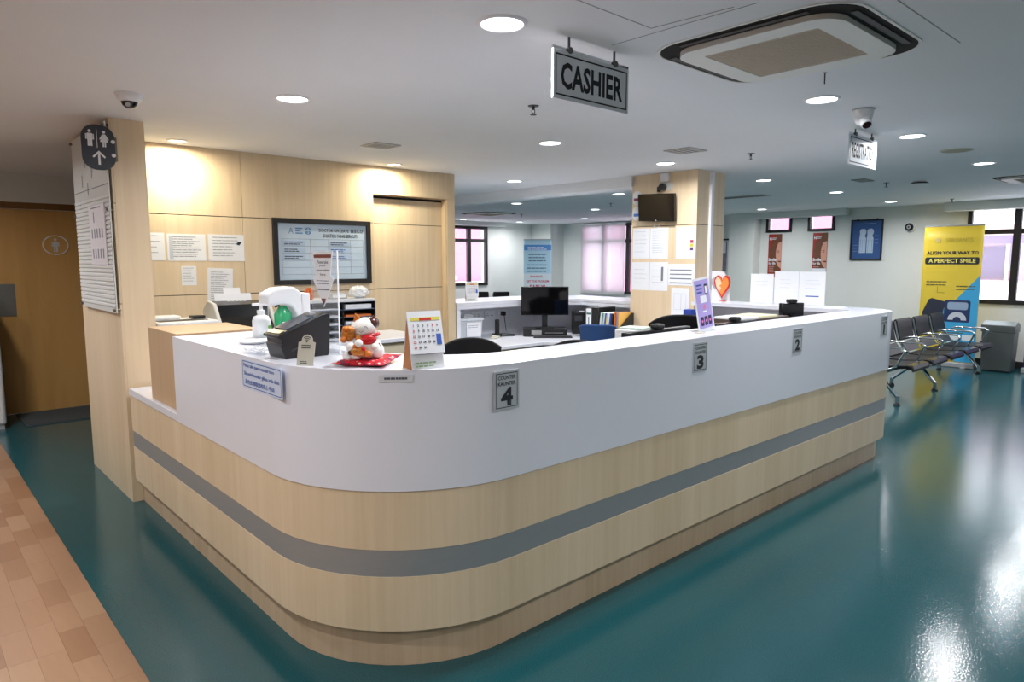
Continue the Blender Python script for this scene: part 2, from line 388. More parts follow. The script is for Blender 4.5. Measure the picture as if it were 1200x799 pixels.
b = thing('rose_facade', 'rose pink building with dark casement outside the far window', 'building', (8, 14.5, -1))
MB().box(0, 0, 0, 6.5, .4, 6).build('wall', PINK, b)
w = MB().box(2.4, -.05, 2.2, 3.05, 0, 3.1).build('window', M('outside_dark', (96, 70, 84), .4), b)
MB().box(2.3, -.1, 2.05, 3.15, 0, 2.15).build('sill', PEACH, w)
MB().box(0, -.12, 1.9, 6.5, 0, 2.0).build('ledge', PEACH, b)

# toilet end: wall, door
TW = 8.42
struct(wall_holes('Y', TW, TW+.15, -3.6, 4.2, [(.25, 1.75, 0, 2.13)]).build('wall_toilet', WHITE_WALL), 'white wall and bulkhead over the toilet door')
r = sroot('door_1', (0, TW+.03, 0), label='tan wooden toilet door with oval man sign')
TAN = wood('tan_door_veneer', (204, 156, 92), (190, 142, 78), dens=9)
MB().box(.317, 0, .002, 1.683, .05, 2.063).build('leaf', TAN, r)
f = MB(); f.box(.25, -.03, 0, .315, .06, 2.13).box(1.685, -.03, 0, 1.75, .06, 2.13).box(.315, -.03, 2.065, 1.685, .06, 2.13); f.build('frame', wood('door_frame_brown', (128, 90, 44), (112, 76, 36)), r)
MB().box(.72, -.008, 1.0, .93, -.001, 1.32).build('push_plate', M('steel_plate', (140, 138, 134), .4, .8), r)
s = MB().prism([(1.305+.115*math.cos(2*PI*i/32), 1.71+.10*math.sin(2*PI*i/32)) for i in range(32)], -.008, -.001, 'xz').build('sign_disc', TAN, r)
g = MB(); g.flat = True; g.pring(1.305, 1.71, .105, .116, -.0086, k=.87); g.build('sign_ring', M('ring_white', (225, 225, 222), .4), s)
def man(mb, x, z, h, y):
    k = h/10
    mb.pe(x, z+h-k*.9, k*.9, y=y, n=14)
    mb.pp(rrect(x-1.6*k, z+3.6*k, x+1.6*k, z+7.8*k, .7*k), y)
    mb.pq(x-2.3*k, z+4*k, x-1.75*k, z+7.4*k, y); mb.pq(x+1.75*k, z+4*k, x+2.3*k, z+7.4*k, y)
    mb.pq(x-1.3*k, z, x-.15*k, z+3.7*k, y); mb.pq(x+.15*k, z, x+1.3*k, z+3.7*k, y)
def woman(mb, x, z, h, y):
    k = h/10
    mb.pe(x, z+h-k*.9, k*.9, y=y, n=14)
    mb.pp([(x-.9*k, z+7.8*k), (x-2.3*k, z+3*k), (x+2.3*k, z+3*k), (x+.9*k, z+7.8*k)], y)
    mb.pp([(x-1*k, z+7.6*k), (x-2.7*k, z+4.6*k), (x-2.2*k, z+4.3*k), (x-.6*k, z+7*k)], y); mb.pp([(x+1*k, z+7.6*k), (x+.6*k, z+7*k), (x+2.2*k, z+4.3*k), (x+2.7*k, z+4.6*k)], y)
    mb.pq(x-.95*k, z, x-.15*k, z+3*k, y); mb.pq(x+.15*k, z, x+.95*k, z+3*k, y)
g = MB(); g.flat = True; man(g, 1.305, 1.64, .14, -.0086); g.build('pictogram', M('pict_grey', (205, 205, 208), .4), s)
tag(MB().box(.85, 7.7, 0, 1.75, 8.38, .008).prism(rrect(.88, 7.73, 1.72, 8.35, .02), .008, .012).build('door_mat', M('mat_grey', (66, 70, 72), .95, var=.25, scale=160, bump=.5, bscale=500)), 'grey rectangular floor mat before the toilet door', 'mat')
r = thing('floor_cabinet', 'white rounded floor cabinet beside the toilet door', 'cabinet', (.42, 8.02, 0))
MB().box(-.27, -.3, .04, .29, .3, 1.27).build('body', M('cabinet_white', (222, 222, 220), .4), r, bevel=.03, seg=3)
MB().box(-.25, -.28, 0, .27, .28, .04).build('plinth', GREYP, r)
MB().box(-.24, -.312, .1, .2, -.3, 1.22).build('door', WHITEP, r, bevel=.006)

# left pier (wood clad) between corridor and reception
r = sroot('wall_pillar', label='pale wood clad pier carrying the toilet directory')
MB().box(1.07, 4.81, 0, 1.245, 5.92, CEIL).build('core', DARK, r)
for z0, z1 in ((0, 1.28), (1.284, 1.90), (1.904, CEIL)):
    MB().box(1.058, 4.80, z0, 1.07, 5.93, z1).build('side_panel', PALE, r)
MB().box(1.0705, 4.798, 0, 1.25, 4.81, CEIL).build('front_panel', PALE, r)
MB().box(1.25, 4.80, 0, 1.255, 5.0, CEIL).build('return_panel', PALE, r)
MB().box(1.25, 4.8, 0, 1.30, 4.86, .17).build('base_return', PALE, r)

# reception back wall (panels are pieces with open joints)
YW = 5.57
r = sroot('wall_reception', label='pale maple panelled wall behind the reception desk')
MB().box(1.25, YW+.012, 0, 3.345, YW+.17, CEIL).box(4.19, YW+.012, 0, 4.28, YW+.17, CEIL).box(3.345, YW+.012, 2.165, 4.19, YW+.17, CEIL).build('core', DARK, r)
for x0, x1 in ((1.25, 2.140), (2.143, 3.345)):
    for z0, z1 in ((0, 1.284), (1.290, 1.893), (1.899, CEIL)):
        MB().box(x0, YW, z0, x1, YW+.0115, z1).build('panel', PALE, r, bevel=.001, seg=1)
MB().box(3.345, YW, 2.16, 4.285, YW+.0115, CEIL).build('panel', PALE, r)
MB().box(4.19, YW, 0, 4.285, YW+.0115, 2.158).build('panel', PALE, r)
MB().box(4.281, YW+.012, 0, 4.2905, YW+.175, CEIL).build('end_panel', PALE, r)
MB().box(3.335, YW+.0125, 0, 3.35, YW+.09, 2.165).build('reveal', PALE, r)
MB().box(4.178, YW+.0125, 0, 4.19, YW+.09, 2.165).build('reveal', PALE, r)
MB().box(3.35, YW+.0125, 2.152, 4.178, YW+.09, 2.164).build('reveal', PALE_BOX, r)
r = sroot('door_2', (0, YW+.075, 0), label='pale wood sliding door in the reception wall')
for z0, z1 in ((.01, 1.284), (1.290, 1.893), (1.899, 2.13)):
    MB().box(3.35, 0, z0, 4.178, .03, z1).build('door_panel', PALE, r)
MB().box(3.35, .004, .01, 4.178, .028, 2.15).build('core', DARK, r)
MB().box(4.10, -.004, .78, 4.135, .0, .94).build('flush_pull', MATTEBLK, r)
MB().box(4.10, -.004, .5, 4.13, .0, .62).build('flush_pull', MATTEBLK, r)

# wood clad column in the middle of the desk area
CX0, CX1, CY0, CY1 = 5.75, 6.24, 3.70, 4.46
r = sroot('wall_column', label='square pale wood clad column holding the monitor')
MB().box(CX0+.012, CY0+.012, 0, CX1, CY1, CEIL).build('core', DARK, r)
for z0, z1 in ((0, 1.893), (1.899, CEIL)):
    MB().box(CX0, CY0, z0, CX0+.0115, CY1, z1).build('panel', PALE, r)
    MB().box(CX0+.012, CY0, z0, CX1, CY0+.0115, z1).build('panel', PALE, r)
MB().box(CX0, CY1, 0, CX1, CY1+.01, CEIL).build('panel', PALE, r)
MB().box(CX0+.2, CY0-.03, 1.0, CX0+.25, CY0, CEIL-.01).build('cable_trunking', WHITEP, r, bevel=.004)

# ================================================================ CEILING LAMPS
GLOW = M('lamp_glow', (255, 255, 255), .5, emit=(250, 252, 255), es=9.)
WARM = M('lamp_glow_warm', (255, 240, 200), .5, emit=(255, 236, 190), es=9.)
DLAB = {(1.73, 1.955): 'round white downlight between the cashier sign and the dome camera', (1.67, 3.577): 'round white downlight nearest the dome camera', (3.673, 3.618): 'round white downlight between the two square ceiling vents',
  (5.12, 5.586): 'round white downlight before the boxed beam by the maple wall', (3.78, 1.684): 'round white downlight between the large air conditioner and the turret camera', (5.334, 1.734): 'round white downlight between registration sign and cream speaker',
  (7.277, 1.77): 'round white downlight between cream speaker and waiting seats air conditioner', (5.186, 3.672): 'round white downlight just in front of the wood clad column', (7.05, 3.723): 'round white downlight just past the wood clad column',
  (8.942, 3.74): 'round white downlight next past the grey ceiling plate', (10.938, 3.783): 'round white downlight above the framed tooth poster', (10.953, 5.792): 'round white downlight before the two small high windows', (7.083, 5.731): 'round white downlight just beyond the boxed beam',
  (10.674, 9.517): 'round white downlight before the roller blind', (10.535, 11.322): 'round white downlight above the pale blue banner'}
def downlight(x, y, warm=False, w=None):
    r = thing('recessed_downlight', ('warm round downlight washing the maple wall by the pier' if x < 2 else 'warm round downlight washing the maple wall over the sliding door') if warm else DLAB.get((x, y), 'round white ceiling downlight, from the grid or added out of view'), 'ceiling light', (x, y, CEIL), 0, 'wall washing downlights' if warm else 'ceiling downlights')
    R = .075 if not warm else .055
    MB().lathe([(R, -.002), (R+.004, -.008), (R+.016, -.006), (R+.02, 0), (R, 0)], n=28).build('bezel', WHITEP, r, smooth=True)
    MB().lathe([(R, -.003), (R, -.001)], n=28).build('diffuser', WARM if warm else GLOW, r)
    L = bpy.data.lights.new('lamp', 'AREA'); L.shape = 'DISK'; L.size = 2*R; L.energy = w or LAMP_W; L.spread = math.radians(166 if not warm else 175)
    L.color = (1, .90, .68) if warm else (.98, .985, 1.0)
    lo = bpy.data.objects.new('lamp', L); COL.objects.link(lo); lo.parent = r; lo.location = (0, 0, -.012)
for x, y in [(1.73, 1.955), (1.67, 3.577), (3.673, 3.618), (5.12, 5.586), (3.78, 1.684), (5.334, 1.734), (7.277, 1.77), (7.05, 3.723), (8.942, 3.74), (10.938, 3.783),
             (10.953, 5.792), (7.083, 5.731), (5.186, 3.672), (10.674, 9.517), (10.535, 11.322), (8.98, 5.75), (7.1, 7.7), (8.9, 7.7), (7.1, 9.6), (8.93, 11.33),
             (9.6, 1.78), (11.2, 1.85), (1.75, -.25), (3.75, -.3), (9.2, -.3), (11.2, -.3), (-.3, -.3), (-.3, 1.75), (-.3, 3.6), (-.3, 5.6), (.3, 6.7), (-2.3, 1.7), (-2.3, 4.2), (3.7, -2.3), (7.2, -2.3)]:  # lamps over the corridor and south of the camera are unseen, added for light
    downlight(x, y)
downlight(1.62, 5.37, True, 11.); downlight(3.45, 5.37, True, 10.)

# ================================================================ RECEPTION COUNTER
X0, Y0, RF = 1.07, 1.92, .68
XE, RE = 6.05, .41
def cpath(d, ys=4.75, ye=3.69, n=14):
    P = [(X0+d, ys)]
    P += cap(n, PI, 1.5*PI, X0+RF, Y0+RF, RF-d)
    P += cap(10, 1.5*PI, 2*PI, XE-RE, Y0+RE, RE-d)
    P += [(XE-d, ye)]
    return P
def ipath(dl, df, dr, ys, ye=3.69, n=14):     # inner edge with its own set-backs
    P = [(X0+dl, ys)]; r = .43
    P += cap(n, PI, 1.5*PI, X0+dl+r, Y0+df+r, r)
    P += cap(10, 1.5*PI, 2*PI, XE-dr-.1, Y0+df+.1, .1)
    P += [(XE-dr, ye)]
    return P
r = thing('reception_counter', 'long curved reception counter, white upper fascia over pale wood and steel stripe', 'counter')
KICK = wood('kick_maple', (208, 182, 152), (192, 164, 132))
MB().ringband(cpath(.05, 3.806), cpath(.3, 3.806), 0, .166).build('plinth', KICK, r, smooth=True)
MB().box(1.12, 3.81, 0, 1.37, 4.79, .166).build('plinth', KICK, r)
MB().ringband(cpath(.0), cpath(.2), .166, .380).build('lower_panel', PALE, r, smooth=True)
MB().ringband(cpath(.002), cpath(.2), .380, .484).build('steel_stripe', STEEL_BAND, r, smooth=True)
MB().ringband(cpath(.0), cpath(.2), .484, .708).build('upper_panel', PALE, r, smooth=True)
MB().ringband(cpath(-.006, 3.785), cpath(.025, 3.785), .711, 1.128).build('white_fascia', SOLID, r, smooth=True)
MB().ringband(cpath(-.006, 3.785), ipath(.46, .275, .36, 3.785), 1.128, 1.160).build('counter_top', SOLID, r, smooth=True)
MB().box(X0-.006, 3.787, .709, 1.62, 4.755, .752).build('ledge', SOLID, r, bevel=.003)
MB().box(1.088, 3.80, .753, 1.535, 4.325, 1.17).build('end_box', PALE_BOX, r, bevel=.002)
MB().box(1.27, 3.785, 0, 1.62, 4.75, .705).build('carcass', PALE, r)
MB().prism([(1.3, 2.6), (1.75, 2.14), (5.55, 2.14), (5.55, 2.75), (1.95, 2.75), (1.95, 3.78), (1.3, 3.78)], .715, .745).build('worktop', SOLID, r)
for x in (2.6, 3.9, 5.2): MB().box(x, 2.2, 0, x+.03, 2.7, .714).build('support_panel', PALE, r)

# back counter with hutch shelf
r = thing('back_counter', 'white back counter with hutch shelf and angled desk corner', 'counter')
ZS, ZD = 1.12, .72                              # hutch shelf and desk heights
TOPP = [(4.30, 6.2), (5.9, 6.2), (6.42, 5.75), (6.42, 4.475), (5.86, 4.475), (5.86, 5.27), (5.55, 5.56), (4.30, 5.56)]
MB().prism(TOPP, ZS-.035, ZS).build('shelf_top', SOLID, r, bevel=.003)
MB().prism([(4.30, 5.565), (5.552, 5.565), (5.865, 5.272), (5.865, 4.475), (5.885, 4.475), (5.885, 5.28), (5.56, 5.585), (4.30, 5.585)], ZS-.072, ZS-.036).build('shelf_fascia', SOLID, r)
MB().box(4.30, 5.566, ZD+.001, 4.345, 5.98, ZS-.073).build('side_upright', SOLID, r)
BP = [(4.305, 5.99), (5.8, 5.99), (6.26, 5.6), (6.26, 4.475), (6.29, 4.475), (6.29, 5.61), (5.81, 6.02), (4.305, 6.02)]
MB().prism(BP, 0, ZS-.036).build('back_panel', M('white_laminate', (222, 224, 230), .45), r)
DP = [(4.30, 5.985), (4.30, 4.95), (4.93, 4.95), (5.27, 4.62), (5.27, 2.78), (5.56, 2.78), (5.56, 3.69), (5.745, 3.69), (5.745, 4.475), (6.255, 4.475), (6.255, 5.595), (5.795, 5.985)]
MB().prism(DP, ZD-.035, ZD).build('desk_top', SOLID, r, bevel=.004)
MB().box(4.36, 5.0, 0, 4.80, 5.7, ZD-.036).build('pedestal', M('beige_pedestal', (206, 192, 164), .5), r)
MB().box(5.4, 3.75, 0, 5.7, 4.4, ZD-.036).build('pedestal', M('beige_pedestal', (206, 192, 164), .5), r)
MB().box(4.4, 4.992, .36, 4.76, 5.0, .66).build('drawer_front', M('beige_front', (214, 202, 176), .5), r)
for x in (4.82, 5.02, 5.22):
    s = MB().box(x, 5.977, .90, x+.146, 5.989, .98).build('socket_plate', WHITEP, r, bevel=.003)
    q = MB(); q.flat = True
    for a, c in ((.04, .945), (.03, .925), (.05, .925), (.105, .945), (.095, .925), (.115, .925)): q.pe(x+a, c, .005, y=5.9762, n=8)
    q.build('socket_holes', INKD, s)

# ================================================================ CEILING THINGS
def hang_sign(name, label, x0, x1, z0, z1, y, word, mat, th=.10):
    w = x1-x0; h = z1-z0
    r = thing(name, label, 'sign', ((x0+x1)/2, y, z0))
    p = MB().box(-w/2, -.005, 0, w/2, .005, h).build('panel', mat, r, bevel=.001, seg=1)
    f = MB(); f.flat = True; f.pframe(-w/2+.012, .014, w/2-.012, h-.014, .006, -.0056); f.build('border', INKD, p)
    text(r, word, 0, h*.5, th, w*.82, -.0058, INKD, bold=.03 if len(word) < 9 else .02)
    for s in (-1, 1):
        c = MB().cyl((s*w*.3, 0, h-.012), (s*w*.3, 0, CEIL-z0), .005, n=8)
        c.cyl((s*w*.3, -.012, h+.006), (s*w*.3, .012, h+.006), .012, n=10); c.build('hanger_clip', M('clip_grey', (92, 92, 92), .4, .6), r)
    MB().box(-w/2, -.003, h+.002, w/2, .003, h+.012).build('top_rail', CHROME, r)
hang_sign('cashier_sign', 'grey hanging sign reading CASHIER above the counter', 1.937, 2.395, 2.172, 2.355, 1.9, 'CASHIER', SILVER)
hang_sign('registration_sign', 'white hanging sign reading REGISTRATION beside the bullet camera', 4.695, 5.158, 2.180, 2.372, 1.9, 'REGISTRATION', M('sign_white', (206, 212, 220), .45), .10)

def ac_cassette(x, y, label, s=.42):
    r = thing('air_conditioner', label, 'air conditioner', (x, y, CEIL))
    def ring(a, b, z0, z1, ra, rb, mat, name):
        A = rrect(-a, -a, a, a, ra, 8); B = rrect(-b, -b, b, b, rb, 8); A.append(A[0]); B.append(B[0])
        MB().ringband(A, B, z0, z1).build(name, mat, r, smooth=True)
    IV = M('ivory_plastic', (228, 227, 222), .45, var=.02)
    ring(s, s-.012, -.004, 0, .17, .156, IV, 'outer_frame')
    MB().prism(rrect(-s+.014, -s+.014, s-.014, s-.014, .156, 8), -.003, -.001).build('outlet_slot', DARK, r)
    ring(s-.085, s-.185, -.024, -.0045, .11, .01, IV, 'fascia')
    g = MB().box(-s+.185, -s+.185, -.022, s-.185, s-.185, -.0045).build('intake_grille', M('grille_tan', (188, 174, 156), .8, var=.12, scale=120), r)
    n = 24; w = 2*(s-.2)
    fm = M('grille_fin', (198, 186, 170), .7)
    q = MB()
    for i in range(1, n): q.box(-s+.2+w*i/n-.0015, -s+.19, -.0235, -s+.2+w*i/n+.0015, s-.19, -.022)
    f = q.build('grille_fins', fm, g); f['kind'] = 'stuff'
    for i, (sx, sy) in enumerate(((1, 0), (-1, 0), (0, 1), (0, -1))):
        a = s-.05
        b = MB(); b.T = Matrix.Rotation(math.atan2(sy, sx), 4, 'Z') @ Matrix.Translation((a, 0, -.006)) @ Matrix.Rotation(.06, 4, 'Y')
        b.box(-.014, -s*.62, -.002, .014, s*.62, .002).build('louvre', M('louvre_dark', (60, 58, 56), .6), r)
    return r
ac_cassette(2.80, 1.405, 'large ivory ceiling air conditioner beside the cashier sign')
ac_cassette(8.95, 1.62, 'ivory ceiling air conditioner above the waiting seats')
ac_cassette(8.25, 9.7, 'ivory ceiling air conditioner beyond the boxed beam')

def sprinkler(x, y, label):
    r = thing('sprinkler_head', label, 'sprinkler', (x, y, CEIL), 0, 'ceiling sprinklers')
    m = M('sprinkler_metal', (70, 70, 72), .4, .8)
    MB().lathe([(.004, -.004), (.03, -.003), (.032, 0)], n=16).build('escutcheon', m, r, smooth=True)
    MB().cyl((0, 0, -.002), (0, 0, -.022), .008, n=8).tube([(-.010, 0, -.02), (-.012, 0, -.034), (0, 0, -.046)], .0025, 6).tube([(.010, 0, -.02), (.012, 0, -.034), (0, 0, -.046)], .0025, 6).build('frame_arms', m, r)
    MB().lathe([(.018, -.050), (.018, -.047)], n=12).build('deflector', m, r)
for x, y, l in [(2.749, 2.843, 'dark sprinkler head between cashier sign and wall vent'), (5.25, 2.892, 'dark sprinkler head before the wood clad column'), (8.29, 2.924, 'dark sprinkler head beside the smoke detector'),
             (11.127, 3.05, 'dark sprinkler head beside the window pelmet'), (8.142, 6.732, 'dark sprinkler head beyond the beam nearer the column'), (8.831, 9.445, 'dark sprinkler head beside the far air conditioner')]:
    sprinkler(x, y, l)

r = thing('ceiling_hook', 'thin dark hanging rod at the edge of the large air conditioner', 'hook', (3.27, 1.448, CEIL))
MB().lathe([(.008, -.003), (.010, 0)], n=12).build('rosette', GREYP, r)
MB().tube([(0, 0, -.002), (0, 0, -.045), (.003, 0, -.05)], .0028, 6).build('rod', MATTEBLK, r)
def vent(x, y, s, label):
    r = thing('ceiling_vent', label, 'vent', (x, y, CEIL))
    A = [(-s, -s), (s, -s), (s, s), (-s, s), (-s, -s)]; B = [(p[0]*.8, p[1]*.8) for p in A]
    MB().ringband(A, B, -.008, 0).build('frame', M('vent_grey', (176, 176, 174), .5), r)
    MB().box(-s*.8, -s*.8, -.003, s*.8, s*.8, -.001).build('backing', M('vent_shadow', (120, 118, 116), .8), r)
    for i in range(4):
        MB().box(-s*.8, -s*.6+i*s*.4-.008, -.007, s*.8, -s*.6+i*s*.4+.008, -.004).build('slat', M('vent_slat', (200, 200, 198), .5), r)
vent(2.811, 4.555, .11, 'small square ceiling vent over the doctor leave board')
vent(4.708, 3.152, .12, 'small square ceiling vent before the wood clad column')
p = onz(862, 231, CEIL)
r = thing('slot_diffuser', 'long narrow ceiling slot diffuser past the column', 'vent', (p.x, p.y, CEIL))
MB().box(-.12, -.45, -.006, .12, .45, 0).build('frame', M('vent_grey', (176, 176, 174), .5), r)
for x in (-.05, .05): MB().box(x-.025, -.42, -.0075, x+.025, .42, -.0062).build('slot', DARK, r)
r = thing('ceiling_speaker', 'cream round ceiling speaker beyond the registration sign', 'speaker', (6.284, 1.718, CEIL))
MB().lathe([(.10, -.006), (.112, -.004), (.115, 0)], n=28).build('rim', M('cream_plastic', (196, 190, 170), .6), r, smooth=True)
MB().lathe([(.096, -.008), (.098, -.005)], n=28).build('mesh', M('cream_mesh', (176, 170, 150), .8, var=.2, scale=300), r)
r = thing('smoke_detector', 'white smoke detector with dark ring beyond the registration sign', 'smoke detector', (8.382, 2.619, CEIL))
MB().lathe([(.07, -.012), (.075, 0)], n=22).build('base', WHITEP, r, smooth=True)
MB().lathe([(.085, -.03), (.085, -.02), (.07, -.012)], n=22).build('dark_ring', MATTEBLK, r, smooth=True)
MB().lathe([(.03, -.046), (.07, -.042), (.082, -.03)], n=22).build('cap', WHITEP, r, smooth=True)
tag(MB().prism(rrect(7.70, 2.93, 7.97, 3.08, .015), CEIL-.008, CEIL).prism(rrect(7.72, 2.95, 7.95, 3.06, .01), CEIL-.011, CEIL-.008).build('ceiling_plate', M('plate_grey', (150, 152, 148), .7)), 'flat grey access plate before the smoke detector', 'plate')
def dome_cam(x, y):
    r = thing('dome_camera', 'white dome camera above the wood clad pier', 'security camera', (x, y, CEIL))
    MB().lathe([(.045, -.042), (.058, -.03), (.066, -.004), (.066, 0)], n=24).build('housing', WHITEP, r, smooth=True)
    MB().lathe([(.002, -.074), (.02, -.070), (.034, -.058), (.04, -.042)], n=20).build('dome', M('dome_black', (18, 18, 20), .08), r, smooth=True)
    MB().cyl((-.012, -.024, -.054), (-.018, -.036, -.062), .012, n=12).build('lens_ring', GREYP, r)
p = onz(151, 110, CEIL); dome_cam(p.x, p.y)
r = thing('turret_camera', 'white turret camera hanging beside the registration sign', 'security camera', (4.21, 1.632, CEIL))
MB().lathe([(.058, -.006), (.062, 0)], n=22).build('base', GREYP, r, smooth=True)
MB().lathe([(.028, -.088), (.042, -.07), (.052, -.04), (.056, -.006)], n=22).build('housing', WHITEP, r, smooth=True)
MB().cyl((-.016, -.018, -.07), (-.030, -.034, -.096), .032, .03, 18).build('eye_ball', WHITEP, r, smooth=True)
MB().cyl((-.0302, -.0342, -.0962), (-.031, -.035, -.0975), .024, n=18).build('lens', M('lens_red_black', (44, 16, 18), .1), r)

# ================================================================ PIER: directory board and toilet sign
r = thing('directory_board', 'tall white slatted clinic directory board on the wood pier', 'sign', (1.034, 5.27, 1.225), -PI/2)
Wd, Hd = .99, 1.16
def slant(mb): return mb
MB().box(-Wd/2, -.004, 0, Wd/2, .004, Hd).build('panel', M('board_white', (214, 216, 214), .35), r, bevel=.002)
for i in range(26):
    MB().box(-Wd/2+.006, -.010, .035+i*.027, Wd/2-.006, -.0045, .035+i*.027+.019).build('slat', M('slat_white', (226, 228, 228), .35), r, bevel=.002, seg=1)
q = lines(-.12, .06, 1.05, 1, .03, .01, seed=1); lines(-.2, -.05, .93, 1, .1, .01, q, seed=2); lines(.03, .2, .97, 1, .1, .01, q, seed=3); lines(-.02, .22, .86, 1, .1, .01, q, seed=3)
for x, z in ((-.1, .94), (-.22, .82), (.08, .86), (-.06, .76), (-.32, .66)): q.pq(x, z, x+.012, z+.08, -.006)
q.pq(-Wd/2, .79, Wd/2, .794, -.006); q.build('printed_names', INK, r)
p = MB().box(-.03, -.016, .30, .40, -.0105, .68).build('notice_sheet', M('notice_pink', (224, 219, 226), .6), r)
q = MB(); q.flat = True
for a in range(5):
    for z in (.34, .47): q.pq(.03+a*.07, z, .055+a*.07, z+.06, -.0168)
q.pq(.1, .57, .12, .64, -.0168); q.pq(.04, .66, .3, .667, -.0168); q.build('printed_names', INK, p)
for x in (-Wd/2+.02, Wd/2-.02):
    for z in (.02, Hd*.55, Hd-.02): MB().cyl((x, -.02, z), (x, .022, z), .009, n=10).build('stand_off', M('standoff', (120, 112, 100), .35, .8), r)
r = thing('toilet_sign', 'dark rounded toilet sign with man, woman and arrow on the pier', 'sign', (.985, 4.735, 2.088))
DG = M('sign_charcoal', (52, 56, 66), .45); SW_ = M('sign_symbol_white', (228, 230, 232), .4)
MB().prism(rrect(-.088, 0, .088, .262, .075, 8), -.006, .006, 'xz').build('plate', DG, r, bevel=.001, seg=1)
q = MB(); q.flat = True; man(q, -.044, .135, .095, -.0068); woman(q, .03, .135, .095, -.0068); q.pq(-.009, .128, -.006, .235, -.0068)
q.pq(-.007, .03, .005, .10, -.0068); q.pp([(-.001, .112), (-.036, .076), (-.029, .069), (-.001, .097)], -.0068); q.pp([(-.001, .112), (-.001, .097), (.027, .069), (.034, .076)], -.0068)
q.build('pictograms', SW_, r)
for z in (.09, .17): MB().cyl((.076, -.013, z), (.076, -.005, z), .011, n=14).build('fixing_disc', SW_, r)
MB().box(.075, .006, .06, .1, .06, .2).build('bracket', M('standoff', (120, 112, 100), .35, .8), r)

# ================================================================ RECEPTION WALL THINGS
r = thing('doctor_leave_board', 'black framed pale blue board reading DOCTOR ON LEAVE', 'notice board', (2.838, YW, 1.348))
Wd, Hd = .915, .556
f = MB()
for a in ((-Wd/2, 0, Wd/2, .04), (-Wd/2, Hd-.04, Wd/2, Hd), (-Wd/2, .04, -Wd/2+.04, Hd-.04), (Wd/2-.04, .04, Wd/2, Hd-.04)): f.box(a[0], -.03, a[1], a[2], 0, a[3])
f.build('frame', MATTEBLK, r)
MB().box(-Wd/2+.04, -.012, .04, Wd/2-.04, -.001, Hd-.04).build('board', M('board_blue', (196, 214, 232), .3), r)
text(r, 'DOCTOR ON LEAVE  医生休假', .17, .465, .034, .43, -.0136, INKD, bold=.02)
text(r, 'DOKTOR YANG BERCUTI', .16, .418, .03, .33, -.0136, INKD, bold=.02)
BLU = M('logo_blue', (58, 128, 186), .6)
text(r, 'A', -.30, .455, .05, .045, -.0136, M('logo_grey', (110, 140, 176), .6))
q = lines(-.26, -.19, .48, 3, .02, .01, y=-.0136, seed=4); q.build('logo_words', BLU, r)
q = MB(); q.flat = True; q.pring(-.145, .455, .022, .03, -.0136); q.pe(-.145, .455, .018, y=-.0136); q.build('logo_emblem', BLU, r)
q = MB(); q.flat = True; q.pq(-.149, .428, -.141, .482, -.0142); q.pq(-.17, .451, -.12, .459, -.0142); q.build('logo_cross', M('board_blue', (196, 214, 232), .3), r)
GL = M('board_lines', (96, 112, 126), .6)
q = MB(); q.flat = True
for i in range(6): q.pq(-.385, .385-i*.06, .385, .387-i*.06, -.0136)
for x in (-.385, -.13, .04, .255, .383): q.pq(x, .085, x+.002, .387, -.0136)
q.build('table_lines', GL, r)
for x, z, sd in ((-.375, .372, 1), (-.375, .312, 2), (-.375, .252, 3), (.05, .372, 4), (.05, .312, 5), (.05, .252, 6)):
    c = MB().box(x, -.0145, z-.04, x+.2, -.0125, z).build('name_strip', M('strip_blue', (182, 202, 228) if sd not in (5, 6) else (206, 222, 240), .4), r)
    q = lines(x+.012, x+.19, z-.01, 2, .016, .007, y=-.0152, seed=sd); q.build('printed_name', INKD if sd < 5 else INKB, c)

def sheet(name, label, cat, loc, rz, w, h, seed=0, nl=9, th=.004, mat=PAPER, tilt=0., group=None, ink=INK, margin=.12, top=.1, pitch=None, extra=None):
    r = thing(name, label, cat, loc, rz, group)
    if tilt: r.rotation_euler = (0, tilt, rz)
    MB().box(-w/2, -.0015, 0, w/2, 0, h).build('page', mat, r)
    if nl:
        q = lines(-w/2+w*margin, w/2-w*margin, h*(1-top), nl, pitch or h*(1-2*top)/nl, th, y=-.0022, seed=seed); q.build('print_lines', ink, r)
    if extra: extra(r)
    return r
sheet('wall_notice', 'white notice sheet half hidden by the wood pier', 'notice', (1.47, YW, 1.552), 0, .16, .205, 11, 4)
sheet('wall_notice', 'laminated landscape notice with grey side bar beside the pier sheet', 'notice', (1.706, YW, 1.549), 0, .279, .203, 12, 10, extra=lambda r: MB().box(-.125, -.0026, .01, -.10, -.0016, .19).build('side_bar', M('bar_grey', (196, 204, 214), .6), r))
def _book(r):
    q = MB(); q.flat = True; q.pp([(.075, .135), (.095, .155), (.122, .15), (.10, .125)], -.0026); q.build('book_picture', M('navy_print', (40, 48, 62), .6), r)
sheet('wall_notice', 'laminated landscape notice with small navy booklet picture', 'notice', (2.004, YW, 1.547), 0, .279, .208, 13, 7, extra=_book)
sheet('wall_notice', 'small crumpled white note under the laminated notices', 'notice', (1.711, YW, 1.363), 0, .108, .147, 14, 6, th=.003)
sheet('wall_notice', 'slightly tilted typed sheet above the scanner', 'notice', (1.935, YW, 1.192), 0, .195, .30, 15, 15, th=.003, tilt=.045)

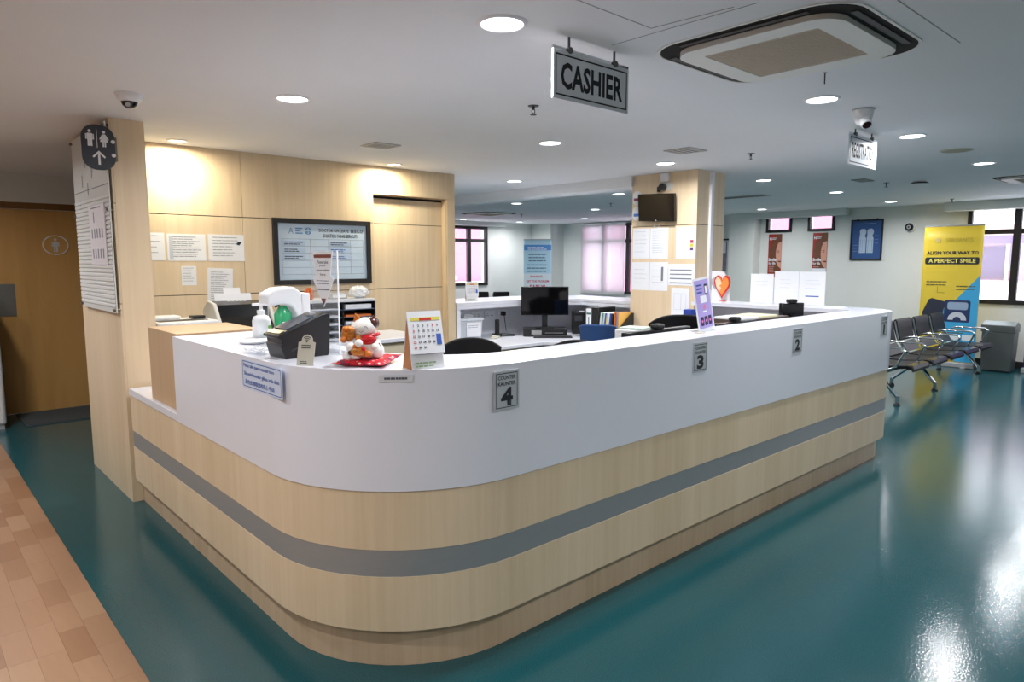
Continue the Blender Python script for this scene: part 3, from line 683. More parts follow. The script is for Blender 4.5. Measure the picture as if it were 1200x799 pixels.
# side cabinet along the wall and machines on it
r = thing('side_cabinet', 'low side cabinet with white top along the maple wall', 'cabinet', (0, 0, 0))
MB().box(1.27, 4.9, .865, 3.5, 5.56, .9).build('top', SOLID, r, bevel=.004)
MB().box(1.29, 4.95, .06, 3.48, 5.55, .864).build('body', M('beige_pedestal', (206, 192, 164), .5), r)
MB().box(1.32, 4.98, 0, 3.45, 5.5, .06).build('plinth', DARK, r)
for i in range(4):
    d = MB().box(1.31+i*.545, 4.93, .09, 1.83+i*.545, 4.95, .84).build('door', M('beige_front', (214, 202, 176), .5), r, bevel=.003)
    MB().box(1.78+i*.545, 4.915, .6, 1.795+i*.545, 4.93, .72).build('handle', GREYP, d)
r = thing('label_printer', 'low white printer with black slot beside the scanner', 'printer', (1.51, 5.16, .9))
MB().box(-.2, -.2, 0, .2, .2, .235).build('body', WHITEP, r, bevel=.012)
MB().box(-.17, -.13, .2352, .15, -.02, .238).build('paper_slot', BLACK, r)
MB().box(.09, .02, .236, .18, .1, .255).build('button_pad', BLACK, r, bevel=.004)
MB().box(-.15, -.203, .06, .15, -.2, .14).build('output_slot', GREYP, r)
MB().box(-.17, .04, .2352, .02, .18, .26).build('top_hatch', WHITEP, r, bevel=.01)
r = thing('document_scanner', 'black and white document scanner with paper in its feeder', 'scanner', (1.925, 5.10, .9)); r.scale = (1.05, 1.05, 1.2)
LG = M('scanner_ivory', (206, 206, 204), .4)
for s in (-1, 1): MB().prism([(-.16, 0), (.2, 0), (.2, .24), (.1, .30), (-.02, .285), (-.16, .12)], s*.19-.012, s*.19+.012, 'yz').build('side_cheek', LG, r, bevel=.006)
MB().prism([(-.14, .10), (.19, .10), (.19, .24), (.08, .295), (-.03, .275), (-.05, .2), (-.13, .14)], -.178, .178, 'yz').build('body', M('scanner_black', (20, 20, 22), .18), r)
MB().box(-.17, -.17, 0, .17, .18, .1).build('base', LG, r, bevel=.006)
MB().box(-.13, -.172, .03, .13, -.17, .08).build('front_grille', GREYP, r)
q = MB(); q.flat = True
for i in range(5): q.pq(-.08+i*.028, 0, -.06+i*.028, .012, 0)
b = q.build('buttons', M('button_grey', (190, 192, 196), .4), r); b.location = (0, .045, .292); b.rotation_euler = (-1.2, 0, 0)
p = MB().box(-.13, -.002, 0, .13, .002, .055).build('feeder_tray', PAPER, r); p.location = (-.01, .12, .285); p.rotation_euler = (-.35, 0, 0)
p2 = MB().box(-.06, .004, .03, .06, .007, .095).build('paper', PAPER, r); p2.location = (-.01, .12, .285); p2.rotation_euler = (-.35, 0, 0)

r = thing('document_sorter', 'black ten slot document sorter with white top', 'sorter', (2.71, 5.18, .9))
MB().box(-.3, -.17, .317, .3, .17, .337).build('top_board', WHITEP, r)
for x in (-.296, 0, .296): MB().box(x-.005, -.165, 0, x+.005, .165, .317).build('divider', BLACK, r)
MB().box(-.3, .158, 0, .3, .165, .317).build('back_board', M('sorter_back', (150, 160, 180), .6), r)
for i in range(6):
    for s in (-1, 1): MB().box(min(s*.006, s*.29), -.165, .0+i*.0625, max(s*.006, s*.29), .156, .005+i*.0625 if i < 5 else .3165).build('shelf', M('shelf_smoke', (96, 108, 132), .3), r)
k = 0
for i in range(5):
    for s in (-1, 1):
        hgt = random.uniform(.006, .022) if (i, s) != (4, 1) else .036
        k += 1
        tag(MB().box(2.71+min(s*.03, s*.27), 5.03, .906+i*.0625, 2.71+max(s*.03, s*.27), 5.3, .906+i*.0625+hgt).box(2.71+min(s*.035, s*.265), 5.035, .906+i*.0625+hgt, 2.71+max(s*.035, s*.265), 5.29, .906+i*.0625+hgt+.001).build('paper_stack', M('orange_sheet', (220, 120, 60), .7) if (i, s) == (3, 1) else PAPER), 'orange forms in a slot of the document sorter' if (i, s) == (3, 1) else 'white papers lying in a slot of the document sorter', 'papers', None if (i, s) == (3, 1) else 'papers in the sorter')
# things on the sorter
def crumple(c, rx, ry, rz, seed, amp=.35, nu=16, nv=10):
    R = random.Random(seed); mb = MB(); mb.ball((0, 0, 0), (1, 1, 1), nu, nv)
    out = []
    for x, y, z in mb.v:
        k = 1+amp*(R.random()-.5); out.append((c[0]+x*rx*k, c[1]+y*ry*k, c[2]+max(-1, z*k)*rz))
    mb.v = out; return mb
tag(crumple((2.93, 5.15, 1.287), .085, .08, .05, 3).build('plastic_bag', M('bag_white', (226, 228, 232), .35)), 'crumpled white plastic bag on the document sorter', 'bag')
r = thing('desk_gadget', 'flat grey box on the document sorter', 'box', (2.73, 5.17, 1.2375)); MB().box(-.075, -.06, 0, .075, .06, .048).build('case', GREYP, r, bevel=.006); MB().box(-.06, -.062, .012, .06, -.06, .036).build('front_label', WHITEP, r)
tag(crumple((2.47, 5.12, 1.285), .04, .035, .046, 5, .5).build('snack_packet', M('packet_orange', (206, 104, 40), .4, var=.5, scale=60)), 'small orange packet on the document sorter', 'packet')

# ================================================================ COUNTER TOP THINGS
T = 1.160
# queue number terminal
r = thing('queue_terminal', 'black wedge shaped queue ticket terminal with sloping screen', 'terminal', (1.14, 2.59, T))
D = .15
MB().prism([(0, 0), (.188, 0), (.194, .02), (.2, .17), (.193, .178), (.16, .172), (-.012, .102), (-.024, .096), (-.026, .086), (-.012, .082), (-.008, .062), (-.016, .058)], 0, D, 'xz').build('body', BLACK, r, bevel=.004)
sc = MB(); sc.T = Matrix.Translation((.07, D/2, .1365)) @ Matrix.Rotation(-math.atan2(.070, .172), 4, 'Y')
sc.box(-.055, -.058, 0, .07, .058, .003).build('screen', M('screen_glass', (70, 84, 104), .06), r)
sb = MB(); sb.T = Matrix.Translation((-.004, D/2, .107)) @ Matrix.Rotation(-math.atan2(.070, .172), 4, 'Y')
sb.box(-.012, -.06, 0, .012, .06, .002).build('button_bar', M('button_bronze', (140, 124, 92), .3, .4), r)
MB().box(-.004, .03, .066, -.0085, .12, .078).build('ticket_slot', DARK, r)
sl = MB(); sl.T = Matrix.Translation((.03, -.0015, .03)) @ Matrix.Rotation(-.35, 4, 'Y'); sl.box(0, 0, 0, .07, .002, .006).build('side_groove', M('groove_grey', (58, 60, 64), .4), r)
MB().box(.13, .05, .165, .16, .08, .18).build('top_button', GREYP, r, bevel=.003)

# wifi card stand
r = thing('card_stand', 'small beige card stand with wifi mark leaning by the terminal', 'sign', (1.128, 2.392, T), -.62)
r.rotation_euler = (-.26, .0, -.95)
BG = M('card_beige', (186, 182, 168), .5)
pts = [(-.034, .0), (.034, 0), (.034, .088), (.022, .092)]+[(.022*math.cos(a*PI/8), .096+.022*math.sin(a*PI/8)) for a in range(9)]+[(-.022, .092), (-.034, .088)]
MB().prism(pts, -.002, .002, 'xz').build('card', BG, r)
q = MB(); q.flat = True
for rr in (.006, .012, .018):
    n = 10
    for i in range(n):
        a0, a1 = PI*.25+PI*.5*i/n, PI*.25+PI*.5*(i+1)/n
        q.pp([(rr*math.cos(a0), .09+rr*math.sin(a0)), (rr*math.cos(a1), .09+rr*math.sin(a1)), ((rr+.003)*math.cos(a1), .09+(rr+.003)*math.sin(a1)), ((rr+.003)*math.cos(a0), .09+(rr+.003)*math.sin(a0))][::-1], -.0026)
q.pe(0, .09, .003, y=-.0026, n=8); q.build('wifi_mark', INKD, r)
q = lines(-.02, .02, .078, 2, .009, .004, y=-.0026, seed=3, rnd=.1); lines(-.02, .02, .016, 2, .006, .003, q, y=-.0026, seed=5); q.build('print_lines', INKD, r)
MB().box(-.028, .0, .0, .028, .05, .005).build('wooden_foot', M('foot_brown', (110, 72, 48), .5), r)

# acrylic stand with arrow shaped notice
r = thing('acrylic_stand', 'clear acrylic stand holding a white arrow notice', 'sign', (1.354, 2.665, T), -PI/2+.06)
ACR = glassy('acrylic', (225, 232, 238), .88, .04)
MB().box(-.105, .0, 0.004, .105, .005, .432).build('sheet', ACR, r)
MB().box(-.105, -.008, 0, .105, .09, .004).build('base', ACR, r)
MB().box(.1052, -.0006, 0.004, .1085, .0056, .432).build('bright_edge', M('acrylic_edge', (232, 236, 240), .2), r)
KX = 1.75
p = MB().prism([(x*KX, z) for x, z in [(0, .195), (.024, .255), (.048, .315), (.033, .33), (.045, .428), (-.045, .428), (-.033, .33), (-.048, .315), (-.024, .255)]], -.003, -.001, 'xz').build('arrow_notice', PAPER, r)
text(p, 'Please take', 0, .385, .014, .05*KX, -.0036, INKD); text(p, 'your', 0, .368, .009, .03*KX, -.0036, INKD); text(p, 'queue number', 0, .35, .012, .055*KX, -.0036, INKD); text(p, 'here', 0, .333, .011, .024*KX, -.0036, INKD)
q = MB(); q.flat = True; q.pp(rrect(-.04*KX, .402, .04*KX, .416, .004), -.0036); q.pp([(0, .202), (.011*KX, .232), (-.011*KX, .232)], -.0036); q.build('brown_marks', M('print_brown', (130, 66, 52), .6), p)
q = lines(-.03*KX, .03*KX, .308, 2, .012, .003, y=-.0036, seed=6, rnd=.1); lines(-.03*KX, .03*KX, .273, 1, .01, .006, q, y=-.0036, seed=7, rnd=.05); q.build('print_lines', INK, p)

# maneki neko style lucky cat on a red cushion
c0 = (1.325, 2.275)
r = thing('cushion', 'red patterned square cushion under the lucky cat', 'cushion', (c0[0], c0[1], T), math.radians(38))
def pillow(a, h, n=10):
    mb = MB(); vs = []; fs = []
    for sgn in (1, -1):
        for i in range(n+1):
            for j in range(n+1):
                u = 2*i/n-1; v = 2*j/n-1; k = (1-u**4)*(1-v**4)
                pin = 1-.10*(1-abs(u)**2)*abs(v)**3; pin2 = 1-.10*(1-abs(v)**2)*abs(u)**3
                lift = .012*max(0, u)*max(0, u)
                vs.append((u*a*pin2, v*a*pin, h/2+sgn*h/2*k**.6+lift*(1 if sgn > 0 else 1)))
    m = n+1
    for s in (0, 1):
        for i in range(n):
            for j in range(n):
                q = s*m*m+i*m+j; f = (q, q+m, q+m+1, q+1); fs.append(f if s == 0 else f[::-1])
    mb.add(vs, fs); return mb
pm = bpy.data.materials.new('cushion_print'); pm.use_nodes = True; nt = pm.node_tree; bb = nt.nodes['Principled BSDF']; MATS['cushion_print'] = pm
tc = nt.nodes.new('ShaderNodeTexCoord'); vo = nt.nodes.new('ShaderNodeTexVoronoi'); vo.inputs['Scale'].default_value = 42
nt.links.new(tc.outputs['Object'], vo.inputs['Vector']); cr = nt.nodes.new('ShaderNodeValToRGB'); cr.color_ramp.interpolation = 'CONSTANT'
cr.color_ramp.elements[0].color = lin((240, 220, 220))+(1,); cr.color_ramp.elements[1].position = .22; cr.color_ramp.elements[1].color = lin((206, 20, 36))+(1,)
e = cr.color_ramp.elements.new(.62); e.color = lin((120, 20, 60))+(1,)
nt.links.new(vo.outputs['Distance'], cr.inputs[0]); nt.links.new(cr.outputs[0], bb.inputs['Base Color']); bb.inputs['Roughness'].default_value = .6
pillow(.105, .026).build('cover', pm, r, smooth=True)
r = thing('lucky_cat', 'white ceramic lucky cat figurine with red bib and gold charms', 'figurine', (1.305, 2.265, T+.0245), math.radians(-28))
CER = M('ceramic_white', (238, 236, 232), .15); GOLD = M('ceramic_gold', (206, 124, 46), .3, .1, var=.75, scale=150, bump=.9, bscale=130); BRN = M('ceramic_brown', (74, 34, 26), .25); ORG = M('ceramic_orange', (214, 120, 40), .3, var=.4, scale=120)
# local: faces -Y
b = MB(); b.ball((0.012, .0, .045), (.056, .052, .05)); b.ball((.012, .01, .085), (.044, .04, .04)); b.ball((.05, -.02, .03), (.026, .03, .03)); b.ball((-.03, -.03, .022), (.026, .03, .022))
bo = b.build('body', CER, r, smooth=True)
bo_ = MB().ball((0, 0, 0), (.051, .041, .037)).build('head', CER, r, smooth=True); bo_.location = (0, -.012, .118); bo_.rotation_euler = (.15, -.32, 0)
for s, mm in ((-1, ORG), (1, BRN)):
    e = MB().prism([(-.016, 0), (.016, 0), (.003, .03)], -.009, .009, 'xz').build('ear', mm, r, bevel=.004); e.location = (s*.027+.006, -.012, .141+s*-.004); e.rotation_euler = (0, s*.25-.1, 0)
MB().ball((.033, -.008, .134), (.027, .033, .024)).build('brown_patch', BRN, r, smooth=True)
q = MB()
for s in (-1, 1): q.tube([(s*.017-.010-.007, -.0515, .117+s*.004), (s*.017-.010, -.0535, .122+s*.004), (s*.017-.010+.007, -.0525, .115+s*.004)], .0011, 6)
q.tube([(-.018, -.0525, .108), (-.010, -.0545, .104), (-.002, -.0525, .108)], .0011, 6); q.build('face_lines', BRN, r)
cb = MB().tube([(.012+.043*math.cos(a), -.006+.038*math.sin(a), .088+.004*math.cos(a)) for a in [2*PI*i/20 for i in range(20)]], .0075, 8, True).build('collar', M('ceramic_red', (190, 20, 30), .25), r, smooth=True)
MB().ball((.012, -.046, .074), (.034, .012, .018)).build('bib', M('ceramic_red', (190, 20, 30), .25), r, smooth=True)
g = MB().ball((-.055, -.03, .098), (.026, .022, .03)).build('gold_charm', GOLD, r, smooth=True)
MB().ball((-.022, -.06, .035), (.03, .016, .02)).build('gold_purse', GOLD, r, smooth=True)
for x, y, z, rr, m in ((-.048, -.05, .05, .018, CER), (-.02, -.062, .064, .016, CER), (-.062, -.04, .018, .017, CER), (.012, -.06, .024, .014, ORG), (-.02, -.045, .083, .012, GOLD), (-.072, -.044, .078, .013, ORG), (-.044, -.05, .112, .011, GOLD), (-.066, -.045, .116, .012, ORG), (.036, -.05, .05, .012, CER), (-.05, -.058, .03, .010, BRN), (-.004, -.07, .044, .009, RED), (-.034, -.066, .054, .008, ORG)):
    k = MB().ball((x, y, z), rr, 10, 7).build('small_charm', m, r, smooth=True)
MB().tube([(.055, -.03, .06), (.062, -.042, .045), (.06, -.046, .03)], .0014, 6).build('painted_line', BRN, r)
MB().ball((.03, .045, .02), (.02, .02, .018)).build('tail', BRN, r, smooth=True)

# desk calendar tents
def calendar(label, loc, rz, w=.13, h=.205, dpt=.085, group=None):
    r = thing('desk_calendar', label, 'calendar', loc, rz, group)
    KR = M('kraft_board', (176, 122, 78), .8)
    a = math.atan2(dpt/2, h)
    MB().prism([(-dpt/2, 0), (0, h), (dpt/2, 0), (dpt/2-.004, 0), (0, h-.009), (-dpt/2+.004, 0)], -w/2, w/2, 'yz').build('easel', WHITEP, r)
    MB().prism([(-dpt/2+.005, .001), (0, h-.012), (dpt/2-.005, .001)], -w/2+.002, -w/2+.004, 'yz').build('kraft_side', KR, r)
    MB().prism([(-dpt/2+.005, .0), (0, h-.011), (dpt/2-.005, .0)], -w/2+.004, w/2-.003, 'yz').build('kraft_core', KR, r)
    p = MB().box(-w/2-.003, -.004, -.155, w/2+.003, -.001, 0).build('page', PAPER, r); p.location = (0, -.002, h+.002); p.rotation_euler = (-a-.03, 0, 0)
    q = MB(); q.flat = True; q.pq(-w/2+.008, -.034, w/2-.004, -.022, -.0048); q.build('yellow_band', M('print_yellow', (226, 214, 96), .6), p)
    q = MB(); q.flat = True; q.pq(-.022, -.034, .026, -.024, -.0052); q.build('red_month', M('print_red', (206, 52, 48), .6), p)
    days = '\n'.join(' '.join('%2d' % (7*i+j+1) for j in range(6)) for i in range(5))
    for i in range(5):
        for j in range(6):
            dnum = i*7+j+1
            if dnum > 31: continue
            if j == 5 and 1 < i: continue
            text(p, str(dnum), -w/2+.017+j*.019, -.052-i*.02, .009, None, -.0054, M('print_red', (206, 52, 48), .6) if j == 0 or (i == 0 and j == 4) else INKD, name='date', bold=.03)
    q = MB(); q.flat = True; q.pq(w/2-.026, -.125, w/2-.006, -.085, -.005); q.build('blue_picture', M('print_blue', (60, 100, 190), .6), p)
    q = lines(-w/2+.012, w/2-.012, -.183, 2, .012, .005, y=-.003, seed=9); b = q.build('green_print', M('print_green', (130, 160, 110), .7), r); b.location = (0, -.002, h); b.rotation_euler = (-a, 0, 0)
    MB().tube([(x, .006*math.sin(k*PI), h+.004+.004*math.cos(k*PI)) for k, x in [(i, -w/2+.01+i*(w-.02)/40) for i in range(41)]], .0009, 4).build('wire_binding', GREYP, r)
    return r
calendar('white tent calendar with kraft side beside the lucky cat', (1.432, 2.057, T), math.radians(-9))
calendar('white tent calendar on the hutch shelf of the back counter', (4.62, 5.72, ZS), math.radians(-30), group=None)

# pump bottle and automatic dispenser
r = thing('pump_bottle', 'white pump bottle standing by the sanitizer dispenser', 'bottle', (1.402, 3.457, T))
MB().lathe([(.040, 0), (.045, .006), (.045, .085), (.038, .105), (.018, .115), (.018, .122)], n=22).build('bottle', WHITEP, r, smooth=True)
MB().lathe([(.02, .122), (.02, .138), (.01, .14), (.008, .16)], n=16).build('pump_collar', WHITEP, r, smooth=True)
MB().box(-.045, -.008, .16, .012, .008, .175).build('nozzle', WHITEP, r, bevel=.004)
lb = MB().box(.018, -.0455, .045, .034, -.036, .062).build('green_mark', M('label_green', (110, 180, 70), .5), r)
r = thing('sanitizer_dispenser', 'white automatic dispenser hooded over a green bottle', 'dispenser', (1.41, 3.18, T))
MB().prism([(-.112, .178), (-.112, .23), (-.06, .262), (.025, .268), (.062, .238), (.075, .0), (.036, 0), (.034, .14), (.012, .178), (-.03, .186), (-.07, .18)], -.055, .055, 'xz').build('hood', WHITEP, r, bevel=.014, seg=3)
MB().box(.064, -.055, 0, .105, .055, .235).build('back_housing', WHITEP, r, bevel=.008)
MB().lathe([(.038, .004), (.041, .01), (.041, .135), (.026, .16), (.016, .176)], (-.014, 0), 20).build('green_bottle', M('bottle_green', (46, 160, 106), .25), r, smooth=True)
q = MB().box(-.034, -.0435, .05, .008, -.0385, .1).build('bottle_label', PAPER, r)
g = MB(); g.flat = True; g.pe(-.004, .07, .012, y=-.044); g.build('label_dot', INKB, q)
MB().tube([(-.03, 0, .2), (-.034, 0, .178), (-.05, 0, .17)], .006, 8).build('spout', MATTEBLK, r)
MB().lathe([(.045, .0), (.062, .006), (.066, .012), (.058, .012), (.05, .008)], (-.15, .03), 26).build('drip_tray', WHITEP, r, smooth=True)
MB().box(-.12, -.02, 0, .06, .03, .003).build('base_plate', WHITEP, r)
sheet('price_card', 'small white card with red print behind the sanitizer dispenser', 'card', (1.40, 3.56, T+.155), 0, .09, .065, 21, 3, th=.004, ink=M('print_maroon', (150, 80, 90), .6))
bpy.data.objects['price_card'].location = (1.46, 3.5, T); 
MB().box(-.012, .001, .0, .012, .02, .004).build('card_foot', WHITEP, bpy.data.objects['price_card'])
bpy.data.objects['price_card'].children[0].location = (0, 0, .165); bpy.data.objects['price_card'].children[1].location = (0, 0, .165)
MB().cyl((0, .004, .004), (0, .004, .17), .003, n=8).build('card_stem', GREYP, bpy.data.objects['price_card'])
tag(crumple((1.13, 2.86, T+.014), .035, .08, .014, 8, .5).build('plastic_wrap', glassy('clear_plastic', (240, 244, 250), .55, .1)), 'crumpled clear plastic wrap before the ticket terminal', 'wrap')

# number plates and stickers on the counter front
def plate(num, x0, x1):
    r = thing('counter_plate', 'silver counter plate with the numeral %s on the white fascia' % {'1': 'one near the far rounded end', '2': 'two', '3': 'three below the purple standee', '4': 'four beside the curved corner'}[num], 'sign', ((x0+x1)/2, Y0-.0062, .984))
    w = .128; h = .152
    p = MB().box(-w/2, -.003, 0, w/2, 0, h).build('panel', M('plate_silver', (184, 190, 195), .45, 0., var=.03), r)
    q = MB(); q.flat = True; q.pframe(-w/2+.009, .009, w/2-.009, h-.009, .003, -.0036); q.build('border', INKD, p)
    text(r, 'COUNTER', 0, h-.027, .015, .09, -.0038, INKD, bold=.02); text(r, 'KAUNTER', 0, h-.05, .015, .09, -.0038, INKD, bold=.02)
    text(r, num, 0, .051, .072, .062 if num != '1' else .028, -.0038, INKD, name='numeral', bold=.045)
plate('4', 1.648, 1.776); plate('3', 2.979, 3.107); plate('2', 4.06, 4.188); plate('1', 5.488, 5.612)
r = thing('queue_sticker', 'white sticker with blue border and queue number instructions', 'sticker', (X0-.0062, 2.648, 1.027), -PI/2)
w, h = .395, .12
MB().prism(rrect(-w/2, 0, w/2, h, .008), -.001, 0, 'xz').build('panel', M('sticker_blue_white', (206, 218, 240), .4), r)
q = MB(); q.flat = True
A = rrect(-w/2+.008, .007, w/2-.01, h-.007, .01); B = rrect(-w/2+.011, .010, w/2-.013, h-.010, .008)
for i in range(len(A)): q.pp([A[i], A[(i+1) % len(A)], B[(i+1) % len(A)], B[i]], -.0016)
q.build('border', INKB, r)
text(r, 'Please take queue number here', -.025, .094, .02, .30, -.0018, INKB, bold=.01); text(r, 'Sila ambil nombor giliran anda disini', 0, .06, .02, .345, -.0018, INKB, bold=.01); text(r, '请在此领取您的队伍号码', -.02, .028, .02, .29, -.0018, INKB, bold=.015)
a = math.radians(231); cx = X0+RF+(RF+.0065)*math.cos(a); cy = Y0+RF+(RF+.0065)*math.sin(a)
sheet('fascia_sticker', 'narrow clear sticker on the curved fascia under the lucky cat', 'sticker', (cx, cy, 1.118), a+PI/2, .12, .026, 31, 1, th=.008, mat=M('sticker_clear', (214, 216, 222), .3), ink=M('ink_mid', (90, 94, 104), .8), margin=.15, top=.34)

# purple standee on the counter top
r = thing('phone_standee', 'leaning purple acrylic card standee beside counter three', 'sign', (3.36, 2.075, T))
PU = M('card_purple', (176, 160, 222), .4, var=.08, scale=3); p = MB().box(-.078, -.004, 0, .078, 0, .30).build('card', WHITEP, r); p.rotation_euler = (-.12, -.11, 0)
q = MB().box(-.068, -.0055, .02, .068, -.0042, .288).build('print', PU, p)
g = lines(-.055, .005, .265, 3, .02, .009, y=-.0062, seed=41, rnd=.2); g.build('print_lines', INKB, p)
g = MB(); g.flat = True; g.pp(rrect(.02, .2, .05, .262, .006), -.0062); 
for i in range(3): g.pp(rrect(-.052+i*.038, .035, -.022+i*.038, .085, .005), -.0062)
g.build('dark_icons', M('icon_navy', (48, 34, 82), .5), p)
g = MB(); g.flat = True; g.pq(.026, .21, .044, .25, -.0066); g.pq(-.03, .16, .03, .2, -.0062); g.pq(-.02, .108, .02, .116, -.0062); g.build('white_boxes', PAPER, p)
g = MB(); g.flat = True; g.pe(0, .138, .013, y=-.0062)
for i in range(3): g.pe(-.037+i*.038, .06, .008, y=-.0066)
g.build('pink_marks', M('icon_pink', (226, 130, 170), .5), p)
MB().box(-.078, -.01, 0, .078, .06, .004).build('foot', ACR, r)
tag(MB().box(3.21, 2.02, T, 3.26, 2.06, T+.002).box(3.213, 2.022, T+.002, 3.257, 2.058, T+.0035).build('tape_patch', M('tape_beige', (206, 198, 184), .6)), 'small beige patch of tape on the counter top', 'tape')

# ================================================================ COLUMN THINGS
r = thing('wall_monitor', 'small black screen tilted forward on the wood column', 'monitor', (5.70, 4.12, 2.075), -PI/2)
p = MB().box(-.215, -.03, -.135, .215, .012, .135).build('casing', M('screen_black', (12, 12, 14), .18), r, bevel=.006); p.rotation_euler = (.14, .045, 0)
MB().box(-.2, -.0315, -.112, .2, -.0302, .122).build('display', M('display_off', (8, 8, 10), .06), p)
g = MB(); g.flat = True; g.pe(0, -.125, .007, y=-.0308); g.build('badge', GREYP, p)
MB().cyl((0, .05, 0), (0, .008, 0), .022, n=12).build('arm', BLACK, r)
MB().tube([(-.05, .03, -.14), (-.07, .04, -.18), (-.02, .045, -.2), (.01, .04, -.15)], .003, 6).build('cable', WHITEP, r)
r = thing('webcam_bracket', 'black camera on a white junction box above the small screen', 'security camera', (CX0, 4.06, 2.22), -PI/2)
MB().box(-.045, -.035, .10, .045, 0, .185).build('junction_box', WHITEP, r, bevel=.004)
MB().box(-.09, -.012, 0.02, .08, 0, .095).build('wall_plate', M('plate_cream', (214, 212, 206), .5), r)
MB().cyl((-.01, -.07, .05), (-.01, -.015, .05), .034, n=16).build('camera_head', BLACK, r, bevel=.004)
MB().box(-.085, -.03, .01, -.055, -.012, .06).build('plug', BLACK, r)
for z, c, l in ((2.185, (150, 60, 110), 'white rounded notice with maroon logo high on the column'), (2.03, (70, 120, 200), 'white rounded notice with blue logo beside the small screen')):
    r = thing('round_notice', l, 'sign', (CX0, 4.40, z), -PI/2)
    MB().prism(rrect(-.05, -.07, .05, .07, .045, 6), -.02, 0, 'xz').build('plate', WHITEP, r, bevel=.003)
    g = MB(); g.flat = True; g.pq(-.035, -.03, .03, .0, -.0206); g.build('logo', M('logo_%d' % c[0], c, .5), r)
def _traffic(r):
    for i, c in enumerate(((170, 50, 80), (200, 190, 60), (90, 60, 110))):
        MB().box(.05, -.003, .15-i*.035, .085, -.0016, .18-i*.035).build('colour_box', M('box_%d' % i, c, .6), r)
def _bars(n):
    def f(r):
        g = MB(); g.flat = True
        for i in range(n): g.pq(-.13, .02+i*.042, .12, .03+i*.042, -.0026)
        g.build('table_bars', INK, r)
    return f
def _dark(r):
    g = MB(); g.flat = True; g.pq(.03, .1, .055, .24, -.0026); g.build('dark_bar', INK, r)
def _box(r):
    g = MB(); g.flat = True; g.pframe(-.07, .07, .07, .23, .002, -.0026); g.pq(.01, .07, .013, .23, -.0026); g.build('drawn_box', M('ink_pale', (176, 182, 196), .8), r)
for (y, z, w, h, n, ex, l) in ((4.346, 1.572, .212, .305, 6, None, 'typed A4 sheet at the upper edge of the column papers'), (4.125, 1.571, .215, .305, 14, None, 'densely typed A4 list under the small screen'), (3.812, 1.570, .222, .305, 5, _traffic, 'A4 sheet with three coloured boxes on the column'),
             (4.348, 1.25, .214, .287, 5, None, 'ruled A4 sheet in the lower row of column papers'), (4.12, 1.249, .216, .288, 4, _dark, 'A4 sheet with dark vertical bar on the column'), (3.856, 1.309, .30, .21, 0, _bars(4), 'landscape sheet with four striped table rows on the column'), (3.86, 1.0, .205, .285, 0, _box, 'lowest A4 sheet with a faint drawn box on the column')):
    sheet('column_paper', l, 'notice', (CX0, y, z), -PI/2, w, h, int(y*100), n, th=.003, ink=M('ink_pale', (176, 182, 196), .8), extra=ex)

# ================================================================ DESK THINGS
def pc_monitor(name, label, loc, rz, w, h, stand=.12, webcam=False):
    r = thing(name, label, 'monitor', loc, rz)
    MB().box(-w/2, -.02, stand, w/2, .022, stand+h).build('screen_casing', M('screen_black', (12, 12, 14), .18), r, bevel=.006)
    MB().box(-w/2+.012, -.0216, stand+.02, w/2-.012, -.0202, stand+h-.012).build('display', M('display_off', (8, 8, 10), .06), r)
    MB().box(-.03, .0, .012, .03, .05, stand+.1).build('stand_neck', BLACK, r)
    MB().lathe([(.11, 0), (.11, .008), (.03, .014)], (0, .03), 22).build('stand_base', BLACK, r, smooth=True)
    if webcam:
        c = MB().box(-.035, -.03, stand+h, .035, .03, stand+h+.03).build('webcam', BLACK, r, bevel=.01)
        MB().cyl((0, -.034, stand+h+.015), (0, -.03, stand+h+.015), .01, n=12).build('webcam_lens', GREYP, c)
    return r
r = thing('desktop_computer', 'flat black desktop computer lying under the back desk monitor', 'computer', (5.37, 5.36, ZD+.0005), AZ-PI/2)
MB().box(-.24, -.12, 0, .24, .16, .085).build('case', BLACK, r, bevel=.004)
MB().box(-.15, -.124, .025, -.04, -.12, .07).build('drive_panel', GREYP, r); MB().box(.0, -.123, .04, .2, -.12, .045).build('vent_slot', GREYP, r)
pc_monitor('computer_monitor', 'black computer monitor standing on the back desk', (5.36, 5.35, ZD+.0865), AZ-PI/2, .525, .315, .145)
q = onz(677, 391, ZD)
r = thing('pc_tower', 'small black computer tower beside the back desk monitor', 'computer', (q.x+.04, q.y+.02, ZD+.0005), AZ-PI/2)
MB().box(-.078, -.08, 0, .078, .1, .25).build('case', BLACK, r, bevel=.006)
MB().box(-.055, -.083, .15, .03, -.08, .21).build('front_bay', M('bay_grey', (70, 72, 78), .4), r); MB().box(.0, -.05, .25, .06, .05, .256).build('top_label', WHITEP, r)
k = thing('keyboard', 'black keyboard before the back desk monitor', 'keyboard', (5.29, 5.17, ZD+.0005), AZ-PI/2)
MB().box(-.2, -.06, 0, .22, .05, .014).build('case', BLACK, k, bevel=.003); MB().box(-.19, -.05, .0142, .21, .042, .02).build('keys', M('key_black', (40, 41, 45), .5), k)
